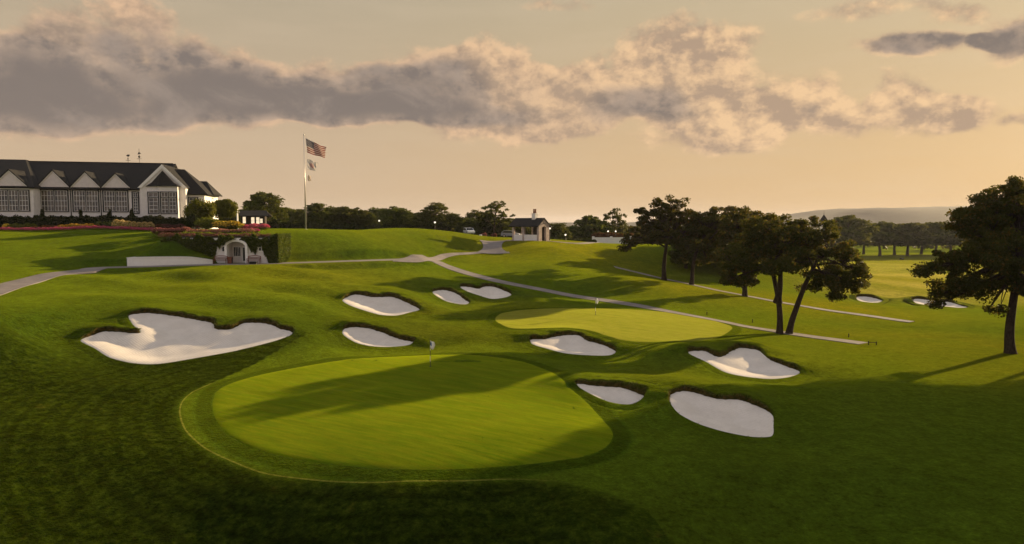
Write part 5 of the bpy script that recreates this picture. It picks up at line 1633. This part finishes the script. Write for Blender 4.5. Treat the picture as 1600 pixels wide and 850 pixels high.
# ------------------------------------------------------------------ low white walls by the drive
def make_low_wall(pa, pb, D, py0, py1, label, pier=None):
    a, b = at_d(pa, py0, D), at_d(pb, py0, D)
    zt = at_d(pa, py1, D)[2]
    root = empty('garden_wall', a); prop(root, label, 'wall')
    L = b[0] - a[0]; h = zt - a[2]
    m = MB(); m.box((0, -.15, -1.2), (L, .15, h)); m.build('wall_body', TRIMW, root)
    c = MB(); c.box((-.05, -.2, h + .001), (L + .05, .2, h + .1)); c.build('coping', TRIMW, root)
    if pier:
        for q in pier:
            x = (at_d(q, py0, D) - a)[0]
            p = MB(); p.box((x - .28, -.28, -1.2), (x + .28, .28, h + .35)); p.build('pier', TRIMW, root)
make_low_wall(739, 752, 150, 373.5, 369, 'short white wall with a square pier beside the parked white car', (751,))
make_low_wall(927, 985, 172, 377, 371.5, 'long low white wall with piers before the rust coloured shrubs', (927, 955, 985))
# ------------------------------------------------------------------ planting round the clubhouse
HEDGE = foliage_mat('hedge_leaves', (0.012, 0.022, 0.006), (0.035, 0.050, 0.012), 0.2)
SHRUB = foliage_mat('shrub_leaves', (0.075, 0.115, 0.010), (0.22, 0.23, 0.025), 0.45)
RUST = foliage_mat('rust_leaves', (0.055, 0.018, 0.012), (0.12, 0.045, 0.022), 0.3)
PINK = foliage_mat('pink_blossom', (0.45, 0.05, 0.14), (0.62, 0.14, 0.24), 0.2)
ROSE = foliage_mat('dusty_pink_blossom', (0.28, 0.09, 0.09), (0.40, 0.17, 0.14), 0.2)
YELLOW = foliage_mat('yellow_blossom', (0.50, 0.30, 0.03), (0.68, 0.46, 0.06), 0.2)
CREAM = foliage_mat('cream_blossom', (0.60, 0.45, 0.14), (0.75, 0.58, 0.28), 0.2)
MAUVE = foliage_mat('mauve_blossom', (0.11, 0.04, 0.055), (0.20, 0.075, 0.07), 0.2)
def mound(C, Rr, n, leaf, rs, top_only=False):
    C = np.atleast_2d(C); Rr = np.atleast_2d(Rr)
    k = rs.integers(0, len(C), n)
    d = rs.normal(size=(n, 3)); d /= np.linalg.norm(d, axis=1)[:, None]
    if top_only: d[:, 2] = np.abs(d[:, 2])
    u = rs.uniform(0.55, 1.0, (n, 1)) if not top_only else rs.uniform(0.92, 1.06, (n, 1))
    return leaf_quads(C[k] + d * u * Rr[k], leaf, flat=.7, rs=rs)
def strip_centres(px0, px1, D0, D1, zoff, step):
    a = np.array([px_x(px0, D0), D0]); b = np.array([px_x(px1, D1), D1])
    n = max(2, int(np.linalg.norm(b - a) / step))
    t = np.linspace(0, 1, n)[:, None]
    xy = a * (1 - t) + b * t
    z = surface(xy[:, 0:1], xy[:, 1:2])[:, 0] + zoff
    return np.column_stack([xy, z])
def planting(name, cat, label, C, Rr, n, leaf, m_leaf, m_bloom=None, nb=0, bl=.07, seed=0, group=None):
    rs = np.random.default_rng(seed + 400)
    C = np.atleast_2d(C); loc = C.mean(0) - np.array([0, 0, np.atleast_2d(Rr)[0][2] * .8])
    root = empty(name, loc); prop(root, label, cat, group)
    V, Fc = mound(C, Rr, n, leaf, rs)
    new_mesh('foliage', V - loc, Fc, m_leaf, root)
    if m_bloom:
        V, Fc = mound(C, np.atleast_2d(Rr) * 1.03, nb, bl, rs, True)
        b = new_mesh('blossom', V - loc, Fc, m_bloom, root)
    return root
def rr(n, a, b, c, seed): 
    r_ = np.random.default_rng(seed)
    return np.array([a, b, c]) * r_.uniform(.8, 1.25, (n, 1))
# clipped hedge along the clubhouse
C = strip_centres(-20, 288, 108.5, 114.8, .75, .7); planting('hedge', 'hedge', 'long dark hedge clipped below the clubhouse windows', C, rr(len(C), .8, .7, 1.15, 1), 30000, .17, HEDGE, seed=1)
# the low kerb of bright pink bedding at the lawn's edge
C = strip_centres(-20, 250, 101.4, 103.2, .18, .6); planting('flower_bed', 'flower bed', 'long thin ribbon of hot pink flowers at the edge of the lawn', C, rr(len(C), .5, .35, .30, 2), 6000, .06, SHRUB, PINK, 9000, .07, 2)
for i, (p0, p1, D, h, lf, bl, lab) in enumerate([
  (-8, 12, 104.5, .55, SHRUB, YELLOW, 'yellow flower clump in the bed under the projecting end of the clubhouse'),
  (18, 54, 105, .55, SHRUB, None, 'dull green low shrub mass in the bed between yellow flowers'),
  (55, 98, 104.3, .35, RUST, None, 'dark red leaved bedding running behind the pink flower ribbon'),
  (98, 152, 104.6, .42, SHRUB, YELLOW, 'long low drift of yellow flowers under the row of small gables'),
  (155, 186, 105.5, .6, HEDGE, None, 'dark green shrub mass between two drifts of yellow flowers'),
  (184, 236, 105, .75, SHRUB, CREAM, 'tall cream and orange flower clump below the bay window'),
  (232, 250, 106, .6, RUST, None, 'dark red bush at the end of the cream flowers'),
  (248, 312, 107.5, .45, RUST, MAUVE, 'maroon bedding in front of the hedge below the bay window')]):
    C = strip_centres(p0, p1, D, D + .8, h * .6, .6)
    planting('flower_bed', 'flower bed', lab, C, rr(len(C), .6, .55, h, i), 1600, .09, lf, bl, 2000 if bl else 0, .085, 10 + i)
# beds on the bank above the tunnel house
def zstrip(px0, px1, py0, py1, D0, D1, step):
    n = max(3, int(abs(px1 - px0) * D0 / F / step)); t = np.linspace(0, 1, n)
    return np.array([at_d(px0 + (px1 - px0) * q, py0 + (py1 - py0) * q, D0 + (D1 - D0) * q) for q in t])
for i, (a, lf, bl, rad, lab) in enumerate([
  ((256, 420, 369.5, 370.5, 91.8, 91.8), RUST, MAUVE, (.6, .6, .42), 'band of mauve flowers along the top of the ivy clad building'),
  ((246, 290, 361.5, 360, 97, 97), RUST, ROSE, (.6, .8, .4), 'dusty pink flower patch at the end of the pink ribbon above the ivy'),
  ((300, 390, 362.5, 361.5, 96, 96), SHRUB, ROSE, (.7, .7, .32), 'thin sweep of dusty pink flowers behind the mauve band'),
  ((384, 412, 355.5, 355, 106, 104), SHRUB, PINK, (.9, .9, .5), 'crimson flower bed in front of the black shed'),
  ((386, 400, 360, 360.5, 99, 99), SHRUB, PINK, (.6, .6, .35), 'small crimson flower patch beside the grey paving above the ivy'),
  ((290, 325, 366, 365.5, 94, 94), SHRUB, None, (.7, .7, .3), 'low green groundcover between the flower bands above the ivy')]):
    C = zstrip(*a, .7)
    planting('flower_bed', 'flower bed', lab, C, rr(len(C), *rad, 50 + i), 2200, .08, lf, bl, 2600 if bl else 0, .075, 30 + i)
def bush(px, py, rx, ry, D, label, m_leaf, m_bloom=None, n=5000, leaf=.14, seed=0, dz=0, name='shrub', group='shrubs at the clubhouse end'):
    s = D / F; rs = np.random.default_rng(seed + 900)
    c = at_d(px, py, D); k = 14
    d = rs.normal(size=(k, 3)); d /= np.linalg.norm(d, axis=1)[:, None]
    R0 = np.array([rx * s, rx * s * .8, ry * s])
    C = c + d * R0 * .55
    planting(name, 'shrub', label, C, np.tile(R0 * .5, (k, 1)) * rs.uniform(.7, 1.2, (k, 1)), n, leaf, m_leaf, m_bloom, n // 2, leaf * .8, seed + 60, group)
bush(312, 330, 24, 20, 108, 'large yellow-green shrub against the end wall of the clubhouse', SHRUB, seed=1, n=7000)
bush(350, 325, 22, 16, 112, 'taller light green shrub between the clubhouse and the black shed', SHRUB, seed=2, n=7000)
bush(322, 349, 20, 9, 104, 'low green shrub joined to the golden one above the flower beds', SHRUB, seed=3)
bush(358, 351, 26, 7, 103, 'rounded golden yellow shrub above the flower beds', SHRUB, YELLOW, seed=4)
bush(300, 345, 12, 12, 106, 'dark shrub at the corner of the bay window wing', HEDGE, seed=5)
for i, px in enumerate((66, 126, 171, 206)):
    bush(px, 335, 3.2, 9, 110.5 + i, 'small pointed evergreen standing against the clubhouse wall between windows', HEDGE, n=900, seed=10 + i, name='evergreen_shrub', group='pointed evergreens along the clubhouse wall')
# shrubs by the drive
for i, (px, lab) in enumerate(((722, 'rust coloured shrub beside the parked white car'), (756, 'round rust shrub at the head of the drive, next to the white pier'), (772, 'round rust shrub at the head of the drive, nearer the pavilion'))):
    bush(px, 368.5, 5, 4.2, 152, lab, RUST, ROSE, n=900, leaf=.16, seed=20 + i, group='rust shrubs along the drive')
C = zstrip(930, 985, 370, 371, 176, 176, 1.0); planting('shrub', 'shrub', 'row of rust red shrubs behind the long low white wall', C, rr(len(C), 1.1, 1.0, 1.1, 70), 4000, .2, RUST, seed=70)
C = zstrip(858, 928, 375.5, 377, 160, 165, 1.0); planting('hedge', 'hedge', 'low dark hedge running from the pavilion to the white wall', C, rr(len(C), .9, .8, .55, 71), 4000, .16, HEDGE, seed=71)
C = zstrip(700, 800, 371.5, 372.5, 160, 160, 1.2); planting('hedge', 'hedge', 'dark undergrowth at the foot of the trees behind the drive', C, rr(len(C), 1.2, 1.0, .9, 72), 5000, .2, HEDGE, seed=72)
C = zstrip(440, 700, 361, 365, 150, 158, 1.6); planting('hedge', 'hedge', 'dark undergrowth at the foot of the trees behind the grass terrace', C, rr(len(C), 1.8, 1.4, 1.9, 73), 12000, .26, HEDGE, seed=73)

# ------------------------------------------------------------------ flagpole and flags
FD = 118.0
fp = np.array([px_x(478.5, FD), FD, 0]); fp[2] = gz(fp[0], FD)
ftop = at_d(475.5, 211.5, FD)[2]
def make_flagpole():
    root = empty('flagpole', fp); prop(root, 'tall tapered white flagpole flying three flags on the terrace', 'flagpole')
    h = ftop - fp[2]
    p = MB(); p.cyl((0, 0, -.2), .13, h + .2, 12, .06); p.build('pole', METAL, root, True)
    b = MB(); b.ball((0, 0, h + .1), .14, 10, 8); b.build('finial', METAL, root, True)
    c = MB(); c.cyl((0, 0, -.1), .28, .35, 12, .2); c.build('collar', METAL, root)
    r = MB(); r.cyl((.17, 0, 1.2), .012, h - 1.4, 5); r.build('halyard', METAL, root)
make_flagpole()
def flag_uv_mat(name, kind):
    m, N, out = mat(name)
    tc = N.n('ShaderNodeTexCoord'); s = N.n('ShaderNodeSeparateXYZ'); N.link(tc.outputs['UV'], s.inputs[0])
    u, v = s.outputs[0], s.outputs[1]
    if kind == 'stars':
        st = N.m('MODULO', N.m('FLOOR', N.m('MULTIPLY', v, 12.999)), 2.0)
        col = N.mix(N.m('LESS_THAN', st, 0.5), (0.62, 0.54, 0.48), (0.22, 0.016, 0.022))
        canton = N.m('MULTIPLY', N.m('LESS_THAN', u, 0.40), N.m('GREATER_THAN', v, 6.0 / 13))
        # rows of stars, alternate rows offset
        uu = N.m('MULTIPLY', u, 1 / 0.40 * 6.0); vv = N.m('MULTIPLY', N.m('SUBTRACT', v, 6.0 / 13), 13 / 7.0 * 9.0)
        odd = N.m('MODULO', N.m('FLOOR', vv), 2.0)
        fu = N.m('SUBTRACT', N.m('FRACT', N.m('MULTIPLY_ADD', odd, 0.5, uu)), 0.5); fv = N.m('SUBTRACT', N.m('FRACT', vv), 0.5)
        rad = N.m('SQRT', N.m('ADD', N.m('MULTIPLY', fu, fu), N.m('MULTIPLY', fv, fv)))
        ang = N.m('ARCTAN2', fu, fv)
        star = N.m('LESS_THAN', rad, N.m('MULTIPLY_ADD', N.m('COSINE', N.m('MULTIPLY', ang, 5.0)), 0.10, 0.24))
        ccol = N.mix(star, (0.012, 0.016, 0.055), (0.72, 0.66, 0.6))
        col = N.mix(canton, col, ccol)
    elif kind == 'state':
        # pale field with blue bands, a red disc and dark lettering-like seal strokes
        du = N.m('SUBTRACT', u, 0.5); dv = N.m('SUBTRACT', v, 0.5)
        w = N.n('ShaderNodeTexWave', wave_type='BANDS', bands_direction='DIAGONAL'); N.link(tc.outputs['UV'], w.inputs[0]); w.inputs['Scale'].default_value = 1.1; w.inputs['Distortion'].default_value = 1.5
        col = N.mix(N.smooth(w.outputs['Fac'], 0.55, 0.8, 0, .75), (0.66, 0.62, 0.60), (0.20, 0.21, 0.27))
        dd = N.m('ADD', N.m('MULTIPLY', du, du), N.m('MULTIPLY', dv, dv))
        col = N.mix(N.m('MULTIPLY', N.m('LESS_THAN', dd, 0.06), 0.55), col, (0.45, 0.16, 0.14))
    else:
        w = N.noise(tc.outputs['UV'], 3.5, 3, .6)
        col = N.mix(N.smooth(w, .48, .58), (0.66, 0.58, 0.50), (0.30, 0.20, 0.17))
    d = N.n('ShaderNodeBsdfDiffuse'); N.link(col, d.inputs[0])
    t = N.n('ShaderNodeBsdfTranslucent'); N.link(col, t.inputs[0])
    mx = N.n('ShaderNodeMixShader'); mx.inputs[0].default_value = .22
    N.link(d.outputs[0], mx.inputs[1]); N.link(t.outputs[0], mx.inputs[2]); N.link(mx.outputs[0], out.inputs[0])
    return m
def make_flag(pxs, label, kind, amp, seed, name='flag'):
    """pxs: photo corners hoist-top, hoist-bottom, fly-bottom, fly-top"""
    P = [at_d(x, y, FD) for x, y in pxs]
    root = empty(name, P[1]); prop(root, label, 'flag', 'flags on the tall pole')
    nu, nv = 28, 14
    V = []; UV = []
    for j in range(nv + 1):
        for i in range(nu + 1):
            u, v = i / nu, j / nv
            p = (P[1] * (1-u) + P[2] * u) * (1 - v) + (P[0] * (1-u) + P[3] * u) * v
            sag = math.sin(u * math.pi) * amp * .25
            p = p + np.array([0.05 * math.sin(v * 5 + seed), amp * u ** .6 * math.sin(u * 9.0 + v * 2.6 + seed), -sag + amp * .18 * u * math.sin(u * 11 + v * 3 + seed)])
            V.append(p - P[1]); UV.append((u, v))
    i = np.arange((nu + 1) * (nv + 1)).reshape(nv + 1, nu + 1)
    fc = np.stack([i[:-1, :-1].ravel(), i[:-1, 1:].ravel(), i[1:, 1:].ravel(), i[1:, :-1].ravel()], -1)
    o = new_mesh('cloth', V, fc, flag_uv_mat('flag_' + kind, kind), root, smooth=True)
    lay = o.data.uv_layers.new(name='UVMap')
    for l in o.data.loops: lay.data[l.index].uv = UV[l.vertex_index]
    hd = MB(); a, b = P[0] - P[1], np.zeros(3)
    hd.prism([(b[0] - .05, -.015, b[2]), (b[0] + .0, -.015, b[2]), (a[0] + .0, -.015, a[2]), (a[0] - .05, -.015, a[2])], (0, .03, 0)); hd.build('heading', TRIMW, root)
make_flag([(478, 215.5), (479.5, 238), (507.5, 246), (511, 231)], 'large red and white striped flag with a blue starred corner', 'stars', .42, .4)
make_flag([(480, 247.5), (481, 264), (494, 267.5), (496, 254.5)], 'smaller pale flag with faint dark bands flying below the striped flag', 'state', .26, 1.7)
make_flag([(480.5, 273), (481, 283), (487, 282.5), (484.5, 275)], 'tiny pale pennant at the bottom of the three flags', 'club', .12, 2.9)

# ------------------------------------------------------------------ pins on the greens
def stick_mat():
    m, N, out = mat('striped_flagstick')
    g = N.n('ShaderNodeTexCoord'); s = N.n('ShaderNodeSeparateXYZ'); N.link(g.outputs['Object'], s.inputs[0])
    st = N.m('LESS_THAN', N.m('FRACT', N.m('MULTIPLY', s.outputs[2], 1.25)), 0.5)
    principled(N, out, N.mix(st, (0.75, 0.72, 0.62), (0.05, 0.045, 0.04)), .4, .4)
    return m
STICK = stick_mat()
def make_pin(px, py, ptop, label, blue):
    p = ground_at(px, py); h = (py - ptop) * p[1] / F
    root = empty('golf_flagstick', (p[0], p[1], p[2])); prop(root, label, 'golf flag', 'flagsticks in the holes')
    m = MB(); m.cyl((0, 0, -.1), .022, h + .1, 8, .014); m.build('stick', STICK, root)
    c = MB(); c.cyl((0, 0, .014), .09, .012, 16); c.build('cup', BLACKR, root)
    nu, nv = 12, 8; V = []
    fh = h * .26; fw = .34
    for j in range(nv + 1):
        for i in range(nu + 1):
            u, v = i / nu, j / nv
            V.append((fw * u * (.55 + .45 * math.sin(v * 2.4)), .07 * math.sin(u * 7 + v * 2), h - fh * (1 - v) - .32 * u * (1 - .3 * v) * .6))
    i = np.arange((nu + 1) * (nv + 1)).reshape(nv + 1, nu + 1)
    fc = np.stack([i[:-1, :-1].ravel(), i[:-1, 1:].ravel(), i[1:, 1:].ravel(), i[1:, :-1].ravel()], -1)
    idx = [(1 if (blue and (k % nu) < 4 and 2 <= (k // nu) < 6) else 0) for k in range(len(fc))]
    new_mesh('flag', V, fc, [TRIMW, BLUE], root, smooth=True, matidx=idx)
BLUE = simple('blue_print', (0.10, 0.20, 0.42), .7, .05)
make_pin(672.5, 573, 531, 'white and blue flag on a striped stick in the large oval green', True)
make_pin(930.5, 492, 465, 'plain white flag on a thin stick in the long green by the cart path', False)

# ------------------------------------------------------------------ lamps, cars, marker posts, spire
def globe_mat():
    m, N, out = mat('lamp_globe')
    p = principled(N, out, (0.85, 0.82, 0.75), .3, .4)
    p.inputs['Emission Color'].default_value = (1, .88, .7, 1); p.inputs['Emission Strength'].default_value = .55
    return m
GLOBE = globe_mat()
for i, (px, py, D, lab) in enumerate([(592.5, 345, 150, 'globe lamp post among the trees behind the grass terrace'), (679.5, 347.5, 148, 'globe lamp post below the ragged tallest tree of the row'),
                                 (859, 357, 144, 'globe lamp post beside the gable of the pavilion'), (883.5, 367, 150, 'low globe lamp post between the pavilion and the white wall'),
                                 (950, 361.5, 174, 'globe lamp post behind the low white wall, one of a close pair'), (962, 361.5, 174, 'globe lamp post of the close pair that stands under the airy tree')]):
    c = at_d(px, py, D); z = gz(c[0], D) - .2
    root = empty('lamp_post', (c[0], D, z)); prop(root, lab, 'lamp', 'globe lamp posts along the drive')
    h = c[2] - z
    m = MB(); m.cyl((0, 0, 0), .07, h - .2, 8, .05); m.build('post', BLACKM, root)
    m = MB(); m.cyl((0, 0, 0), .16, .4, 8, .1); m.build('base', BLACKM, root)
    m = MB(); m.ball((0, 0, h), .20, 12, 8); m.build('globe', GLOBE, root, True)
    m = MB(); m.cyl((0, 0, h + .2), .1, .08, 8, .02); m.build('cap', BLACKM, root)
CARW = simple('white_car_paint', (0.62, 0.64, 0.68), .25, .03, 1, spec=.6)
CARG = simple('grey_car_paint', (0.22, 0.24, 0.28), .25, .03, 1, spec=.6)
def make_car(px, D, rz, paint, label):
    x = px_x(px, D); z = gz(x, D) + .04
    root = empty('parked_car', (x, D, z), rz); prop(root, label, 'car', 'cars parked by the drive')
    prof = [(-2.2, .35), (2.15, .35), (2.2, .75), (1.5, .95), (.9, 1.0), (.35, 1.5), (-1.6, 1.55), (-2.15, 1.05), (-2.25, .7)]
    m = MB(); m.prism([(a, -.85, b) for a, b in prof], (0, 1.7, 0)); body = m.build('body', paint, root)
    m = MB(); m.prism([(.78, -.87, 1.02), (.32, -.87, 1.44), (-1.5, -.87, 1.47), (-1.95, -.87, 1.05)], (0, 1.74, 0)); m.build('side_window', GLASSD, body)
    m = MB(); m.slab([(.93, -.75, 1.03), (.93, .75, 1.03), (.42, .7, 1.5), (.42, -.7, 1.5)], .03); m.build('windscreen', GLASSD, body)
    m = MB(); m.slab([(-2.18, -.75, 1.08), (-2.18, .75, 1.08), (-1.68, .7, 1.555), (-1.68, -.7, 1.555)], .03); m.build('rear_window', GLASSD, body)
    for sx in (-1.4, 1.4):
        for sy in (-.83, .83):
            w = MB(); n = 14
            w.prism([(sx + .33 * math.cos(t), sy - .12, .33 + .33 * math.sin(t)) for t in np.linspace(0, 2 * math.pi, n, endpoint=False)], (0, .24, 0)); wh = w.build('wheel', BLACKR, root)
            w = MB(); w.prism([(sx + .2 * math.cos(t), sy - .13, .33 + .2 * math.sin(t)) for t in np.linspace(0, 2 * math.pi, n, endpoint=False)], (0, .26, 0)); w.build('rim', METAL, wh)
    for sy in (-.62, .62):
        m = MB(); m.box((2.14, sy - .16, .68), (2.21, sy + .16, .82)); m.build('headlight', TRIMW, root)
        m = MB(); m.box((-2.27, sy - .16, .8), (-2.2, sy + .16, .98)); m.build('tail_light', REDWOOD, root)
make_car(733, 153, R(-72), CARW, 'white car parked nose out between the rust shrub and the white wall')
make_car(799, 156, R(-20), CARG, 'grey car parked half hidden beside the pavilion')
for i, (px, py, lab) in enumerate(((1104.5, 493, 'small dark marker post beside the bend of the cart path below the oaks'), (1175.5, 505, 'small dark marker post beside the cart path before the twin trunked oak'),
                                  (1326, 528, 'small dark marker post beside the path beyond the twin trunked oak'), (1357, 540, 'low dark marker rail at the very end of the cart path'))):
    p = ground_at(px, py - 1)
    root = empty('marker_post', p); prop(root, lab, 'marker post', 'marker posts along the cart path')
    m = MB(); m.box((-.035, -.035, -.1), (.035, .035, .36)); m.build('stake', DARKWOOD, root)
    m = MB(); m.box((-.05, -.05, .361), (.05, .05, .39)); m.build('cap', BLACKM, root)
    if i == 3:
        m = MB(); m.box((.04, -.02, .2), (.7, .02, .25)); m.build('rail', DARKWOOD, root)
        m = MB(); m.box((.7, -.035, -.1), (.77, .035, .33)); m.build('stake', DARKWOOD, root)
def make_spire():
    D = 300.0; c = at_d(1287, 349, D); z = gz(c[0], D)
    root = empty('tower', (c[0], D, z)); prop(root, 'white tower with a dark pointed spire rising behind the twin trunked oak', 'tower')
    h = at_d(1287, 346, D)[2] - z; t = at_d(1287, 335, D)[2] - z; f = at_d(1287, 328.5, D)[2] - z
    m = MB(); m.cyl((0, 0, -1), 1.6, h + 1, 8, 1.6); m.build('wall', WALLW, root)
    m = MB(); m.cyl((0, 0, h), 2.1, t - h, 8, .05); m.build('roof', SLATE, root)
    m = MB(); m.cyl((0, 0, t - .2), .08, f - t + .2, 6, .03); m.build('finial', BLACKM, root)
    for k in range(4):
        a = math.pi / 2 * k - math.pi / 2 + .4
        m = MB(); m.box((1.42 * math.cos(a) - .3, 1.42 * math.sin(a) - .3, h - 2.2), (1.42 * math.cos(a) + .3, 1.42 * math.sin(a) + .3, h - .7)); m.build('window', GLASSD, root)
make_spire()
def make_cart(px, py):
    p = ground_at(px, py); x, D, z = p
    root = empty('golf_cart', p, R(40)); prop(root, 'tiny dark golf cart on the lower fairway before the grove', 'golf cart')
    m = MB(); m.box((-1.1, -.55, .3), (1.1, .55, .8)); m.build('body', BLACKM, root)
    m = MB(); m.box((-.9, -.6, 1.78), (.7, .6, 1.86)); m.build('roof', BLACKM, root)
    for sx, sy in ((-.8, -.5), (-.8, .5), (.6, -.5), (.6, .5)):
        m = MB(); m.box((sx - .03, sy - .03, .8), (sx + .03, sy + .03, 1.78)); m.build('post', BLACKM, root)
        m = MB(); m.prism([(sx + .22 * math.cos(t), sy * 1.1 - .08, .22 + .22 * math.sin(t)) for t in np.linspace(0, 6.28, 10, endpoint=False)], (0, .16, 0)); m.build('wheel', BLACKR, root)
make_cart(1409, 406)
# ------------------------------------------------------------------ evening haze
def make_haze():
    m = bpy.data.materials.new('haze'); m.use_nodes = True
    t = m.node_tree; t.nodes.clear(); N = NT(t)
    out = N.n('ShaderNodeOutputMaterial')
    v = N.n('ShaderNodeVolumePrincipled')
    v.inputs['Color'].default_value = (0.86, 0.84, 0.92, 1)
    v.inputs['Density'].default_value = HAZE
    v.inputs['Anisotropy'].default_value = 0.1
    N.link(v.outputs[0], out.inputs['Volume'])
    lo = np.array([-9300.0, -900.0, -32.0]); hi = np.array([9300.0, 10800.0, 105.0])
    V = [[(lo, hi)[i][0], (lo, hi)[j][1], (lo, hi)[k][2]] for i in (0, 1) for j in (0, 1) for k in (0, 1)]
    f = [(0, 1, 3, 2), (4, 6, 7, 5), (0, 4, 5, 1), (2, 3, 7, 6), (0, 2, 6, 4), (1, 5, 7, 3)]
    o = new_mesh('haze', V, f, m)
    prop(o, 'thin warm evening haze over the course', 'haze', kind='stuff')
HAZE = 0.00008
make_haze()
